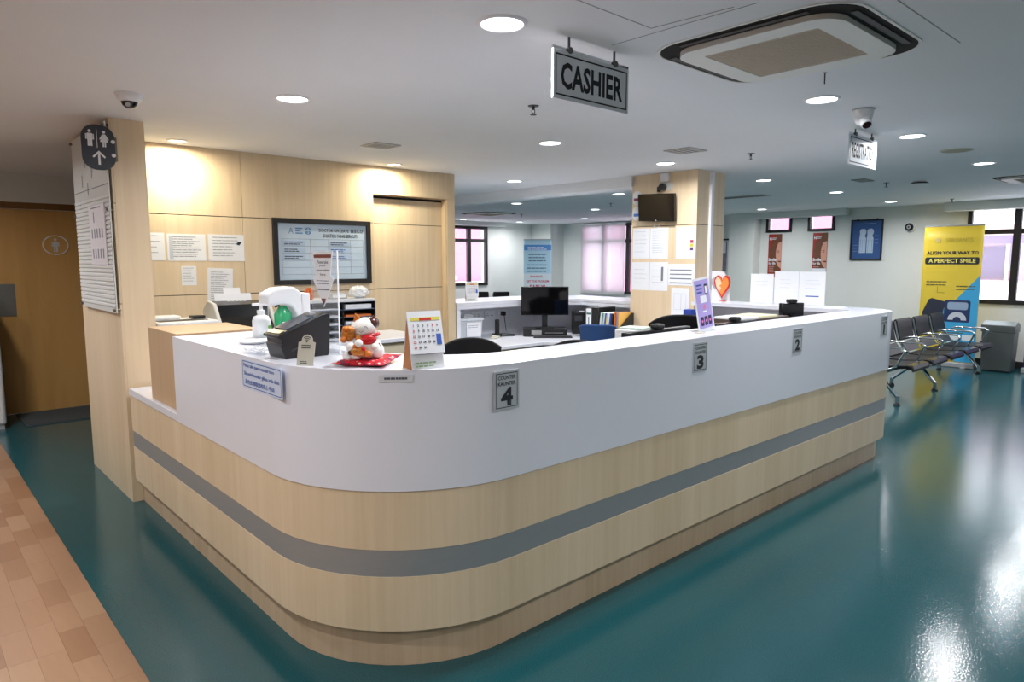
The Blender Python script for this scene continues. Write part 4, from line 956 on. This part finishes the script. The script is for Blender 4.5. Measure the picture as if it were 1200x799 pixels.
# row of files along the right hand side of the hutch
XF = 5.55
def fy(px): return onX(px, 370, XF).y
def binder(label, y, x, w, h, d, mat, spine=True, lean=0.):
    r = thing('lever_arch_file', label, 'binder', (x, y, ZD+.0005), -PI/2)
    if lean: r.rotation_euler = (0, lean, -PI/2)
    MB().box(-w/2, 0, 0, w/2, d, h).build('cover', mat, r, bevel=.002, seg=1)
    if spine:
        s = MB().box(-w/2+.006, -.0015, .02, w/2-.006, -.0002, h-.01).build('spine_label', PAPER, r)
        g = MB(); g.flat = True; g.pq(-w/2+.012, h-.075, w/2-.012, h-.055, -.002); g.pq(-.006, .05, .006, h-.1, -.002); g.build('spine_print', M('print_teal', (60, 110, 110), .6), s)
        s = MB().cyl((0, -.003, .03), (0, -.0002, .03), .012, n=14).build('finger_ring', GREYP, r)
    return r
y0 = fy(690)
binder('black lever arch file with white spine beside the computer tower', y0, XF, .086, .33, .28, BLACK)
binder('plain black lever arch file beside the white spined one', y0-.092, XF, .084, .335, .285, BLACK, False)
yb0 = y0-.092-.045
cols = [((226, 230, 234), 'white'), ((90, 150, 130), 'green'), ((206, 216, 226), 'pale grey'), ((60, 90, 180), 'blue'), ((222, 206, 90), 'yellow'), ((236, 236, 238), 'off white'), ((50, 90, 170), 'deep blue'), ((34, 40, 70), 'navy')]
for i, (c, nm) in enumerate(cols):
    r = thing('booklet', 'thin %s booklet leaning in the row of files' % nm, 'booklet', (XF-.05, yb0-.045-i*.0205, ZD+.0015), -PI/2); r.rotation_euler = (0, .13, -PI/2)
    MB().box(-.0085, 0, 0, .0085, .21, .29).build('cover', M('booklet_%s' % nm, c, .5), r); MB().box(-.005, .003, .003, .005, .2102, .2905).build('pages', PAPER, r)
yh = yb0-.045-8*.0205-.072
r = thing('magazine_holder', 'black magazine holder with orange folders beside the column', 'magazine holder', (XF-.06, yh, ZD+.0005), -PI/2)
for s in (-1, 1): MB().prism([(0, 0), (.24, 0), (.24, .29), (.2, .29), (0, .14)], s*.044-.002, s*.044+.002, 'yz').build('side', BLACK, r)
MB().box(-.0415, 0, 0, .0415, .003, .14).build('front', BLACK, r); MB().box(-.0415, .237, 0, .0415, .24, .29).build('back', BLACK, r); MB().box(-.02, -.0015, .09, .02, -.0002, .13).build('label', GREYP, r)
for i, (c, nm) in enumerate((((226, 130, 40), 'orange'), ((214, 100, 50), 'rust'), ((120, 170, 210), 'light blue'), ((232, 180, 90), 'amber'))):
    yy = yh+.027-i*.018
    tag(MB().box(XF-.05, yy-.005, ZD+.002, XF+.16, yy+.005, ZD+.30).box(XF-.0495, yy-.003, ZD+.005, XF+.16, yy+.003, ZD+.302).build('folder', M('folder_%s' % nm, c, .5)), '%s folder standing in the black magazine holder' % nm, 'folder')
# storage box, phone, adaptor under the hutch
r = thing('storage_box', 'translucent storage box with a typed label under the hutch', 'box', (4.54, 5.72, ZD+.0005), -.12)
MB().prism([(-.13, 0), (.13, 0), (.15, .2), (-.15, .2)], -.10, .10, 'xz').build('tub', M('tub_frost', (196, 204, 212), .3), r, bevel=.008)
MB().box(-.16, -.11, .2, .16, .11, .225).build('lid', M('lid_frost', (216, 222, 228), .3), r, bevel=.006)
q = MB().box(-.06, -.1085, .03, .12, -.1045, .18).build('label', PAPER, r); g = lines(-.04, .1, .15, 2, .02, .005, y=-.109, seed=51); g.build('print_lines', INK, q)
k = thing('stapler', 'white stapler lying on the storage box lid', 'stapler', (4.56, 5.72, ZD+.2265), .1)
MB().box(-.07, -.02, 0, .07, .02, .012).build('base', WHITEP, k, bevel=.003); MB().prism([(-.07, .013), (.07, .013), (.06, .03), (-.06, .036)], -.018, .018, 'xz').build('arm', WHITEP, k, bevel=.003)
r = thing('cordless_phone', 'black cordless handset upright in its cradle', 'phone', (4.93, 5.66, ZD+.0005), -.5)
MB().box(-.05, -.05, 0, .05, .05, .03).build('cradle', BLACK, r, bevel=.01); h_ = MB().box(-.025, -.012, .02, .025, .018, .19).build('handset', BLACK, r, bevel=.01); MB().ball((0, -.012, .16), (.02, .012, .025)).build('earpiece', BLACK, r)
r = thing('desk_phone', 'cream handset lying at the front of the back desk', 'phone', (4.78, 5.52, ZD+.0005), .5)
MB().box(-.08, -.03, 0, .08, .03, .022).build('body', M('phone_cream', (214, 212, 196), .5), r, bevel=.01); MB().box(-.075, -.02, .022, -.02, .02, .04).build('end_cap', M('phone_cream', (214, 212, 196), .5), r, bevel=.008)
tag(MB().tube([(5.0, 5.64, ZD+.006), (5.08, 5.55, ZD+.006), (5.16, 5.62, ZD+.006), (5.15, 5.75, ZD+.006), (5.1, 5.82, ZD+.006), (5.02, 5.86, ZD+.006)], .005, 6).build('power_cable', BLACK), 'black power cable trailing across the back desk', 'cable')
r = thing('plug_adaptor', 'black plug pushed into the socket under the hutch', 'plug', (5.275, 5.95, .935)); MB().box(-.02, -.03, -.02, .02, .026, .03).build('body', BLACK, r, bevel=.006); MB().tube([(0, -.02, -.02), (0, -.03, -.08), (.03, -.02, -.2)], .004, 6).build('lead', BLACK, r)

# monitors on the hidden worktop behind the front counter
def mon_at(pa, pb, Y, label, web):
    a = onY(*pa, Y); b = onY(*pb, Y); w = max(.3, b.x-a.x); zt = (a.z+b.z)/2
    return pc_monitor('computer_monitor', label, ((a.x+b.x)/2, Y, .7455), PI, w, .30, zt-.7455-.30, web)
mon_at((731, 391), (806, 380.5), 2.33, 'black monitor with webcam behind counter three', True)
mon_at((836, 379.5), (884, 373.5), 2.33, 'black monitor with webcam between counters three and two', True)
r = pc_monitor('computer_monitor', 'black monitor seen from its edge behind counter two', (5.26, 2.50, .7455), PI*.84, .20, .19, .285, True)
def px_depth(x, d, z): return Vector((_F.x*d+_R.x*(x-600)/FPX*d*.994, _F.y*d+_R.y*(x-600)/FPX*d*.994, z))
# brown document trays and folders near the end of the counter
r = thing('document_tray', 'dark brown two tier wooden document tray behind the counter', 'tray', (4.70, 2.56, .746), 0)
BW = wood('walnut_tray', (92, 78, 70), (74, 62, 56), axis='x')
for z in (0, .17, .375): MB().box(-.34, -.15, z, .34, .15, z+.016).build('shelf', BW, r)
for s in (-1, 1): MB().box(s*.33-.008, -.15, .016, s*.33+.008, .15, .375).build('side', BW, r)
MB().box(-.32, .14, .016, .32, .15, .375).build('back', BW, r)
for i, (c, nm, x) in enumerate((((230, 224, 190), 'manila', 4.80), ((234, 236, 240), 'white', 4.52))):
    tag(MB().box(x-.14, 2.43, 1.1375, x+.10, 2.66, 1.148).box(x-.13, 2.435, 1.148, x+.09, 2.65, 1.152).build('file_folder', M('file_%s' % nm, c, .7)), '%s folder lying on the brown document tray' % nm, 'folder')
p = px_depth(748, 4.75, .7505)
r = thing('receipt_printer', 'white receipt printer behind counter three', 'printer', (p.x, p.y, .7455), .2)
MB().box(-.1, -.1, 0, .1, .12, .33).build('body', WHITEP, r, bevel=.006); MB().box(-.08, -.08, .33, .08, .1, .345).build('paper_lid', M('lid_green', (190, 206, 196), .5), r, bevel=.004); MB().cyl((.06, -.102, .29), (.06, -.1, .29), .012, n=12).build('power_button', GREYP, r)
MB().box(-.095, -.095, -.0, .095, .115, .004).build('foot', BLACK, r)
r.location.z = 0.746
r = thing('lever_arch_file', 'blue lever arch file with white spine by the column foot', 'binder', (5.45, 3.58, ZD+.0005), -PI/2)
MB().box(-.04, 0, 0, .04, .1, .38).build('cover', M('file_blue', (40, 70, 170), .5), r, bevel=.002); MB().box(-.034, -.0015, .02, .034, -.0002, .3).build('spine_label', PAPER, r)

# office chairs
def office_chair(label, loc, rz, w, zt, hb, mat, drop=.30, ex=3.2, arms=True):
    r = thing('office_chair', label, 'chair', (loc[0], loc[1], 0), rz)
    s = MB().box(-.24, -.23, .43, .24, .23, .50).build('seat', mat, r, bevel=.03, seg=3)
    n = 14; A = []; B = []
    prof = []
    for i in range(n+1):
        u = -1+2*i/n; prof.append(u)
    mb = MB(); zz = 8; vs = []; fs = []
    for side in (0, 1):
        for k in range(zz+1):
            t = k/zz; z = zt-hb+hb*t
            for i in range(n+1):
                u = -1+2*i/n
                top = hb*drop*(abs(u)**ex)*t*t
                bw = w/2*(1-.12*(1-t))
                vs.append((u*bw, .24+.04*t-.07*u*u+(.03 if side else 0), z-top))
    m = n+1; o2 = (zz+1)*m
    for k in range(zz):
        for i in range(n):
            q = k*m+i; fs.append((q, q+1, q+m+1, q+m)); fs.append((o2+q, o2+q+m, o2+q+m+1, o2+q+1))
    for i in range(n): fs.append((i, o2+i, o2+i+1, i+1)); q = zz*m+i; fs.append((q, q+1, o2+q+1, o2+q))
    for k in range(zz): q = k*m; fs.append((q, q+m, o2+q+m, o2+q)); q += n; fs.append((q, o2+q, o2+q+m, q+m))
    mb.add(vs, fs); bk = mb.build('backrest', mat, r, smooth=True)
    rim = []
    for i in range(n+1):
        u = -1+2*i/n; rim.append((u*w/2, .255+.04-.07*u*u, zt-hb*drop*(abs(u)**ex)))
    MB().tube(rim, .013, 8).build('piping', mat, bk, smooth=True)
    MB().box(-.04, .2, .42, .04, .26, zt-hb+.05).build('back_stem', BLACK, r)
    MB().cyl((0, 0, .08), (0, 0, .43), .028, n=12).build('gas_column', BLACK, r)
    for i in range(5):
        a = 2*PI*i/5
        MB().tube([(0, 0, .1), (.28*math.cos(a), .28*math.sin(a), .07)], .02, 8).build('base_arm', BLACK, r)
        MB().cyl((.28*math.cos(a)-.02*math.sin(a), .28*math.sin(a)+.02*math.cos(a), .027), (.28*math.cos(a)+.02*math.sin(a), .28*math.sin(a)-.02*math.cos(a), .027), .027, n=12).build('caster', BLACK, r)
    if arms:
        for sx in (-1, 1): MB().tube([(sx*.25, .1, .46), (sx*.29, .1, .66), (sx*.29, -.12, .67)], .018, 8).build('armrest', BLACK, r)
    return r
p = px_depth(556, 4.9, 0); office_chair('black office chair before the pedestal of the back desk', p, -.55, .46, .955, .42, VINYL, .16, 2.6)
p = px_depth(680, 5.0, 0); office_chair('black piped office chair beside the blue chair', p, 2.3, .46, .995, .40, VINYL, .2, 2.2)
p = px_depth(702, 6.0, 0); office_chair('blue fabric office chair before the row of files', p, 2.25, .30, 1.005, .40, M('blue_fabric', (38, 72, 124), .85, bump=.3, bscale=400), .05, 6, arms=False)
p = px_depth(790, 5.62, 0); office_chair('wide black office chair in front of the column', p, 2.4, .48, 1.12, .48, VINYL, .16, 3)

# ================================================================ RIGHT RUN OF THE COUNTER
def stand_sheet(label, y0, y1, z1, seed, blue=False):
    w = abs(y1-y0); r = thing('display_sheet', label, 'notice', (5.99, (y0+y1)/2, T), -PI/2)
    MB().box(-w/2, -.002, .002, w/2, .001, z1-T).build('page', PAPER, r)
    g = lines(-w/2+.05, w/2-.03, (z1-T)*.75, 3, .035, .003, y=-.0028, seed=seed); g.build('print_lines', M('ink_faint', (208, 213, 224), .8), r)
    if blue:
        g = MB(); g.flat = True; g.pq(-w/2+.06, .075, w/2-.05, .084, -.0028); g.build('blue_line', INKB, r)
    MB().box(-w/2, -.03, 0, w/2, .03, .003).build('acrylic_foot', ACR, r)
stand_sheet('blank white sheet standing closest to the heart cutout', 3.025, 3.248, 1.43, 61)
stand_sheet('white sheet standing between the other two counter sheets', 2.79, 3.015, 1.455, 62)
stand_sheet('white sheet with a blue line standing on the counter end', 2.555, 2.785, 1.455, 63, True)
r = thing('white_backing_card', 'white bent card standing behind the heart cutout', 'card', (6.0, 3.57, T), -PI/2)
MB().prism([(-.125, 0), (.10, 0), (.10, .20), (.03, .28), (.0, .29), (-.125, .29)], .0, .002, 'xz').build('page', PAPER, r)
g = MB(); g.flat = True; g.pp([(-.07, .12), (-.02, .1), (-.01, .2), (-.05, .24), (-.10, .21), (-.10, .16)], -.0006); g.build('grey_picture', M('pic_grey', (176, 182, 192), .7), r)
MB().box(-.125, .002, 0, .1, .04, .002).build('foot', PAPER, r)
r = thing('heart_cutout', 'orange heart shaped cutout with red border on the counter', 'ornament', (5.955, 3.528, T), -PI/2)
def heart(k, dz=0):
    P = []
    for i in range(36):
        t = 2*PI*i/36; x = 16*math.sin(t)**3; z = 13*math.cos(t)-5*math.cos(2*t)-2*math.cos(3*t)-math.cos(4*t)
        P.append((x*k*.88, .155+z*k*1.28+dz))
    return P
MB().prism(heart(.00625), 0, .006, 'xz').build('border', M('heart_red', (206, 36, 30), .5), r)
MB().prism(heart(.0050), -.002, -.0002, 'xz').build('fill', M('heart_orange', (232, 140, 66), .5, var=.1, scale=8), r)
g = MB(); g.flat = True; g.pp([(-.075, .2), (-.05, .24), (-.02, .21), (-.0, .17), (-.03, .15), (-.005, .13), (-.03, .09), (-.06, .14)], -.0026); g.build('cream_patch', M('heart_cream', (232, 206, 176), .5), r)
MB().box(-.03, .006, 0, .03, .04, .004).build('foot', M('heart_red', (206, 36, 30), .5), r)
tag(MB().box(5.76, 2.32, T, 5.9, 2.5, T+.004).box(5.77, 2.33, T+.004, 5.88, 2.49, T+.008).build('loose_papers', PAPER), 'loose papers lying flat on the counter end', 'papers')

# ================================================================ EAST WALL
r = thing('tooth_poster', 'dark framed blue poster with pale tooth picture', 'poster', (12, 4.485, 1.56), -PI/2)
Wd, Hd = .5, .665
f = MB()
for a in ((-Wd/2, 0, Wd/2, .022), (-Wd/2, Hd-.022, Wd/2, Hd), (-Wd/2, .022, -Wd/2+.022, Hd-.022), (Wd/2-.022, .022, Wd/2, Hd-.022)): f.box(a[0], -.025, a[1], a[2], 0, a[3])
f.build('frame', MATTEBLK, r)
MB().box(-Wd/2+.022, -.01, .022, Wd/2-.022, -.001, Hd-.022).build('print', M('poster_blue', (52, 88, 146), .3), r)
TP = M('tooth_pale', (186, 204, 226), .5)
for sx in (-1, 1):
    g = MB(); g.flat = True; x = sx*.058; g.pp([(x-.05, .12), (x+.05, .12), (x+.052, .36), (x+.03, .40), (x+.05, .44), (x+.05, .49), (x+.02, .515), (x-.03, .51), (x-.05, .48), (x-.045, .42), (x-.052, .36)], -.0116); g.build('tooth_picture', TP, r)
g = MB(); g.flat = True
for x in (-.09, -.06, -.03, .03, .06, .09): g.pq(x-.003, .13, x+.003, .34, -.0122)
g.build('root_lines', M('tooth_shade', (120, 150, 190), .5), r)
g = lines(-.17, .17, .6, 1, .02, .01, y=-.0116, seed=71); lines(-.2, -.12, .25, 3, .05, .006, g, y=-.0116, seed=72); lines(.13, .2, .4, 3, .06, .006, g, y=-.0116, seed=73); g.build('print_lines', M('poster_pale', (140, 166, 206), .5), r)
for x in (-.15, .15): MB().box(x-.012, -.01, Hd, x+.012, 0, Hd+.015).build('hook', MATTEBLK, r)

def smile_poster(y, z0, label):
    r = thing('smile_poster', label, 'poster', (12, y, z0), -PI/2)
    w, h = .25, 2.03-z0
    MB().box(-w/2, -.008, 0, w/2, 0, h).build('panel', M('poster_red', (164, 40, 34), .4, var=.2, scale=3), r)
    zt = h
    g = MB(); g.flat = True; g.pp([(-.1, zt-.52), (-.105, zt-.34), (-.085, zt-.18), (-.03, zt-.09), (.03, zt-.0), (.125, zt-.0), (.125, zt-.45), (.09, zt-.74), (-.06, zt-.7)], -.0086); g.build('hair', M('print_hair', (112, 66, 42), .6, var=.55, scale=26), r)
    g = MB(); g.flat = True; g.pp([(.125, zt-.14), (.06, zt-.16), (.03, zt-.24), (.02, zt-.36), (.035, zt-.5), (.07, zt-.58), (.125, zt-.62)], -.0092); g.build('face', M('print_skin', (214, 156, 136), .6), r)
    g = MB(); g.flat = True; g.pq(.05, zt-.31, .085, zt-.30, -.0098); g.pq(.055, zt-.335, .08, zt-.325, -.0098); g.pp([(.06, zt-.5), (.12, zt-.51), (.12, zt-.48), (.07, zt-.485)], -.0098); g.build('features', M('print_dark_red', (110, 40, 40), .6), r)
    text(r, 'Smile', -.04, zt-.46, .055, .15, -.0104, PAPER, bold=.03); text(r, 'for life', -.045, zt-.525, .045, .13, -.0104, PAPER, bold=.02)
    text(r, 'N', -.085, zt-.085, .045, .04, -.0104, PAPER, name='logo', bold=.05); q = lines(-.055, .03, zt-.065, 2, .022, .01, y=-.0104, seed=4, rnd=.2); q.build('logo_words', PAPER, r)
    g = lines(-.1, .03, zt-.58, 4, .03, .01, y=-.0104, seed=5); g.build('print_lines', M('print_rose', (214, 170, 160), .6), r)
    if y < 5.5:
        MB().box(-w/2+.002, -.0118, .0, w/2-.002, -.0108, .17).build('white_foot', PAPER, r)
    return r
smile_poster(5.70+.36, 1.25, 'tall red poster reading Smile under the high window by the pier')
smile_poster(5.245, 1.25, 'tall red poster reading Smile next to the framed tooth poster')
r = thing('wall_camera', 'round black and white camera on the wall above the banner', 'security camera', (12, 3.84, 2.08), -PI/2)
MB().cyl((0, -.04, 0), (0, 0, 0), .075, .08, 22).build('base', WHITEP, r, bevel=.004)
MB().cyl((0, -.075, -.005), (0, -.041, 0), .058, .06, 22).build('housing', BLACK, r, bevel=.004); MB().cyl((0, -.08, -.005), (0, -.0755, -.005), .03, n=18).build('lens_cover', GREYP, r); MB().cyl((0, -.083, -.005), (0, -.0805, -.005), .013, n=14).build('lens', BLACK, r)
MB().tube([(0, -.01, .07), (-.01, -.01, .2), (.0, -.01, .325)], .006, 6).build('conduit', WHITEP, r)
# notice board past the column
r = thing('wall_noticeboard', 'white pinned notice board past the column', 'notice board', (12, 7.12, 1.3), -PI/2)
MB().box(-.18, -.02, 0, .26, 0, .95).build('board', M('board_cream', (226, 226, 222), .6), r, bevel=.004)
MB().box(-.12, -.024, .05, .1, -.0205, .62).build('dark_poster', M('poster_mauve', (130, 122, 142), .5, var=.5, scale=9), r); MB().box(-.14, -.03, .64, .14, -.0205, .67).build('clip_bar', BLACK, r); MB().box(-.02, -.0262, .4, .08, -.0242, .6).build('white_slip', PAPER, r)

# roll up banners
def banner_frame(name, label, loc, rz, w, h, mat):
    r = thing(name, label, 'banner', loc, rz)
    MB().box(-w/2-.01, -.08, 0, w/2+.01, .08, .07).build('base', GREYP, r, bevel=.01)
    MB().cyl((0, .03, .07), (0, .03, h), .01, n=10).build('pole', GREYP, r)
    MB().box(-w/2, -.006, h-.015, w/2, .034, h+.006).build('top_bar', GREYP, r, bevel=.003)
    for s in (-1, 1): MB().box(s*w*.35-.03, -.14, 0, s*w*.35+.03, .14, .012).build('foot', GREYP, r)
    mb = MB(); n = 12; m = 10; vs = []; fs = []
    for i in range(n+1):
        for k in range(m+1):
            u = -1+2*i/n; t = k/m; vs.append((u*w/2, -.001-.006*math.sin(t*PI)*(1-u*u), .07+(h-.08)*t))
    for i in range(n):
        for k in range(m): q = i*(m+1)+k; fs.append((q, q+m+1, q+m+2, q+1))
    mb.add(vs, fs); mb.flat = True
    p = mb.build('graphic_sheet', mat, r, smooth=True)
    so = p.modifiers.new('solid', 'SOLIDIFY'); so.thickness = .002; so.offset = 1
    return r, p
r, p = banner_frame('yellow_banner', 'tall yellow and blue roll up banner reading A PERFECT SMILE', (11.5, 3.10, 0), -PI/2, .755, 2.06, M('banner_yellow', (230, 200, 62), .45, var=.03, scale=3))
yb = -.010
g = MB(); g.flat = True; g.pp([(.375, .08), (.375, 1.35), (.10, 1.0), (-.17, .72), (-.05, .5), (.0, .3), (.12, .08)], yb); g.build('blue_field', M('banner_blue', (62, 168, 218), .45), p)
text(p, 'ALIGN YOUR WAY TO', .0, 1.665, .05, .66, yb-.0006, INKD, bold=.03)
g = MB(); g.flat = True; g.pp(rrect(-.345, 1.50, .345, 1.60, .025), yb); g.build('dark_box', M('banner_navy', (34, 40, 50), .5), p)
text(p, 'A PERFECT SMILE', .0, 1.55, .06, .6, yb-.0008, M('banner_yellow_text', (240, 226, 110), .5), bold=.03)
text(p, 'SERVANTS', .08, 1.85, .055, .34, yb-.0006, M('banner_ochre', (196, 176, 60), .5), name='brand_word'); g = MB(); g.flat = True; g.pe(-.19, 1.85, .035, y=yb); g.build('brand_dot', M('banner_ochre2', (214, 190, 120), .5), p)
g = lines(-.31, -.03, 1.25, 2, .045, .014, y=yb, seed=81, rnd=.1); lines(.08, .33, 1.19, 2, .045, .014, g, y=yb-.0006, seed=82, rnd=.1); lines(-.05, .22, .56, 2, .05, .016, g, y=yb-.0006, seed=83, rnd=.1)
g.pq(-.16, 1.08, -.155, 1.17, yb); g.pq(-.16, 1.08, -.06, 1.085, yb); g.build('small_print', M('banner_olive', (96, 96, 60), .6), p)
NV = M('banner_case', (38, 44, 64), .5)
g = MB(); g.flat = True; g.pp([(-.34, .78), (-.26, .98), (-.22, 1.0), (-.05, .955), (-.04, .92), (-.09, .68), (-.12, .66), (-.33, .74)], yb-.0008); g.build('closed_case', NV, p)
OC = M('banner_case_blue', (34, 50, 96), .5)
g = MB(); g.flat = True; g.pp(rrect(-.05, .66, .28, .98, .03), yb-.001); g.build('open_case', OC, p)
g = MB(); g.flat = True; g.pp(rrect(-.01, .84, .25, .95, .03), yb-.0014); g.build('case_lid_inside', M('banner_steel', (150, 170, 196), .5), p)
g = MB(); g.flat = True; g.pp(cap(14, 0, PI, .12, .69, .12)+cap(14, PI, 0, .12, .69, .05), yb-.0014); g.build('aligner_picture', M('banner_pale', (200, 206, 216), .5), p)
g = MB(); g.flat = True
for x0, z in ((.02, .4), (.2, .4), (.02, .29)): g.pp(rrect(x0, z, x0+.15, z+.08, .01), yb-.001)
g.build('white_tags', M('banner_white', (226, 232, 236), .5), p)
p0 = px_depth(630, 15.2, 0)
r, p = banner_frame('blue_banner', 'pale blue roll up banner reading EARLY in the far corner', (p0.x, p0.y, 0), AZ-PI/2, .62, 2.02, M('banner_sky', (178, 214, 232), .5, var=.03))
g = MB(); g.flat = True; g.pq(-.3, 1.78, .3, 1.9, yb); g.build('blue_band', M('banner_band', (84, 146, 214), .5), p)
g = lines(-.2, .2, 1.70, 3, .07, .022, y=yb, seed=91, rnd=.15); lines(-.24, .24, 1.47, 3, .07, .022, g, y=yb, seed=92, rnd=.15); g.build('small_print', M('banner_slate', (80, 110, 136), .6), p)
g = lines(-.22, .22, 1.85, 2, .04, .016, y=yb-.0006, seed=95, rnd=.2); g.build('band_print', PAPER, p)
MRN = M('banner_crimson', (190, 56, 84), .5)
g = MB(); g.flat = True; g.pq(-.31, .4, .31, 1.27, yb+.0004); g.build('white_field', M('banner_mist', (216, 228, 236), .5), p)
text(p, 'PARENTS,', -.02, 1.2, .05, .28, yb-.0006, MRN, bold=.02); text(p, 'GET THE PROBLEM', 0, 1.10, .05, .5, yb-.0006, MRN, bold=.02); text(p, 'EARLY!', 0, .975, .10, .34, yb-.0006, MRN, bold=.04)
for x, c in ((-.17, (206, 150, 130)), (0, (214, 120, 110)), (.19, (222, 180, 160))):
    g = MB(); g.flat = True; g.pe(x, .73, .075, .085, y=yb-.0006); g.build('child_face', M('kid_%d' % c[1], c, .6), p)
    g = MB(); g.flat = True; g.pe(x, .73, .08, .10, y=yb-.0003, n=14, a0=0, a1=PI); g.build('child_hair', M('kid_hair', (120, 50, 44), .6), p)
    g = MB(); g.flat = True; g.pp(rrect(x-.09, .45, x+.09, .65, .04), yb-.0004); g.build('child_shirt', M('kid_shirt', (196, 60, 60), .6), p)
r, p = banner_frame('purple_banner', 'purple roll up banner beside the steel bin', (11.62, 1.86, 0), -PI/2, .62, .62, M('banner_purple', (70, 30, 130), .5))
# trash bin
r = thing('litter_bin', 'stainless steel litter bin with sloping hood under the window', 'bin', (11.5, 2.44, 0), -PI/2)
STN = M('stainless', (112, 117, 116), .38, .8, var=.05, scale=6, stretch=(1, 1, 12))
MB().prism([(-.175, .02), (.175, .02), (.19, .56), (-.19, .56)], -.14, .14, 'xz').build('body', STN, r, bevel=.008)
MB().prism([(-.15, .56), (.15, .56), (.15, .66), (0, .71), (-.15, .66)], -.2, .2, 'yz').build('hood', STN, r, bevel=.006)
MB().box(-.15, -.152, .575, .15, -.15, .65).build('flap', M('stainless_dark', (110, 114, 114), .35, .8), r, bevel=.004)
MB().box(-.16, -.12, 0, .16, .12, .02).build('plinth', BLACK, r)

# ================================================================ WAITING SEATS
def bench(label, xs, legs, yf=2.44, mirror=False):
    r = thing('beam_seating', label, 'bench', (0, 0, 0))
    x0, x1 = xs[0]-.3, xs[-1]+.3
    MB().box(x0, yf+.27, .325, x1, yf+.35, .375).build('beam', M('beam_black', (34, 34, 38), .35), r, bevel=.006)
    w = .275
    for x in xs:
        n = 10; pr = [(yf-.012, .405), (yf, .43), (yf+.05, .438), (yf+.3, .415), (yf+.46, .42)]
        mb = MB(); mb.prism(pr+[(q[0], q[1]-.035) for q in pr[::-1]], x-w, x+w, 'yz'); s = mb.build('seat', VINYL, r, bevel=.01)
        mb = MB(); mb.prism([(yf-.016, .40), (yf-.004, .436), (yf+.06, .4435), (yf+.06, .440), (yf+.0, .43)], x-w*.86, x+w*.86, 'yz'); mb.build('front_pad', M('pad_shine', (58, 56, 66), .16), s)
        bp = [(yf+.55, .56), (yf+.585, .70), (yf+.60, .80), (yf+.625, .83), (yf+.65, .80), (yf+.635, .70), (yf+.59, .56)]
        mb = MB(); mb.prism(bp, x-w+.01, x+w-.01, 'yz'); b = mb.build('backrest', VINYL, r, bevel=.012)
        for k in range(5):
            t = k/5; y = yf+.475+.08*t; z = .435+.118*t
            mb = MB(); mb.T = Matrix.Translation((x, y, z)) @ Matrix.Rotation(-.6, 4, 'X'); mb.box(-w+.03, -.004, -.004, w-.03, .004, .024); mb.build('back_slat', M('slat_black', (26, 25, 29), .45), b)
        for s in (-1, 1):
            MB().tube([(x+s*(w-.012), yf+.40, .41), (x+s*(w-.012), yf+.5, .45), (x+s*(w-.012), yf+.575, .58), (x+s*(w-.012), yf+.625, .80)], .010, 6).build('back_rail', CHROME, b)
    xa = [xs[0]-.31]+[(a+b)/2 for a, b in zip(xs, xs[1:])]+[xs[-1]+.31]
    for x in xa:
        MB().tube([(x, yf+.31, .35), (x, yf+.14, .42), (x, yf+.06, .60), (x, yf+.10, .625), (x, yf+.42, .625), (x, yf+.50, .60)], .0115, 8).build('armrest', CHROME, r, smooth=True)
    for x in legs:
        MB().tube([(x, yf+.34, .335), (x, yf+.12, .085)], .02, 8).tube([(x, yf+.12, .10), (x, yf+.12, .03)], .022, 8).build('leg', CHROME, r)
        MB().tube([(x, yf+.31, .33), (x, yf+.52, .16), (x, yf+.6, .085)], .02, 8).tube([(x, yf+.6, .10), (x, yf+.6, .03)], .022, 8).build('leg', CHROME, r)
        for yy in (yf+.12, yf+.6): MB().lathe([(.035, 0), (.035, .012), (.02, .03)], (x, yy), 14).build('foot_pad', BLACK, r)
    return r
bench('black vinyl five seat beam bench with chrome arms before the yellow banner', [8.22, 8.87, 9.52, 10.17, 10.82], [7.95, 9.2, 11.05])
# two black chairs along the far wall
for px, l in ((566, 'black padded chair under the pink lit window'), (591, 'black padded chair beside the blue banner')):
    p = px_depth(px, 13.6, 0)
    r = thing('waiting_chair', l, 'chair', (p.x, p.y, 0), -.45)
    MB().box(-.165, -.22, .42, .165, .2, .48).build('seat', VINYL, r, bevel=.02)
    MB().box(-.17, .2, .56, .17, .235, .93).build('backrest', VINYL, r, bevel=.015)
    for sx in (-1, 1):
        MB().tube([(sx*.17, .22, 0.0), (sx*.17, .22, .45), (sx*.17, .24, .90)], .012, 8).build('leg', CHROME, r); MB().tube([(sx*.16, -.2, 0.0), (sx*.16, -.2, .43)], .012, 8).build('leg', CHROME, r)
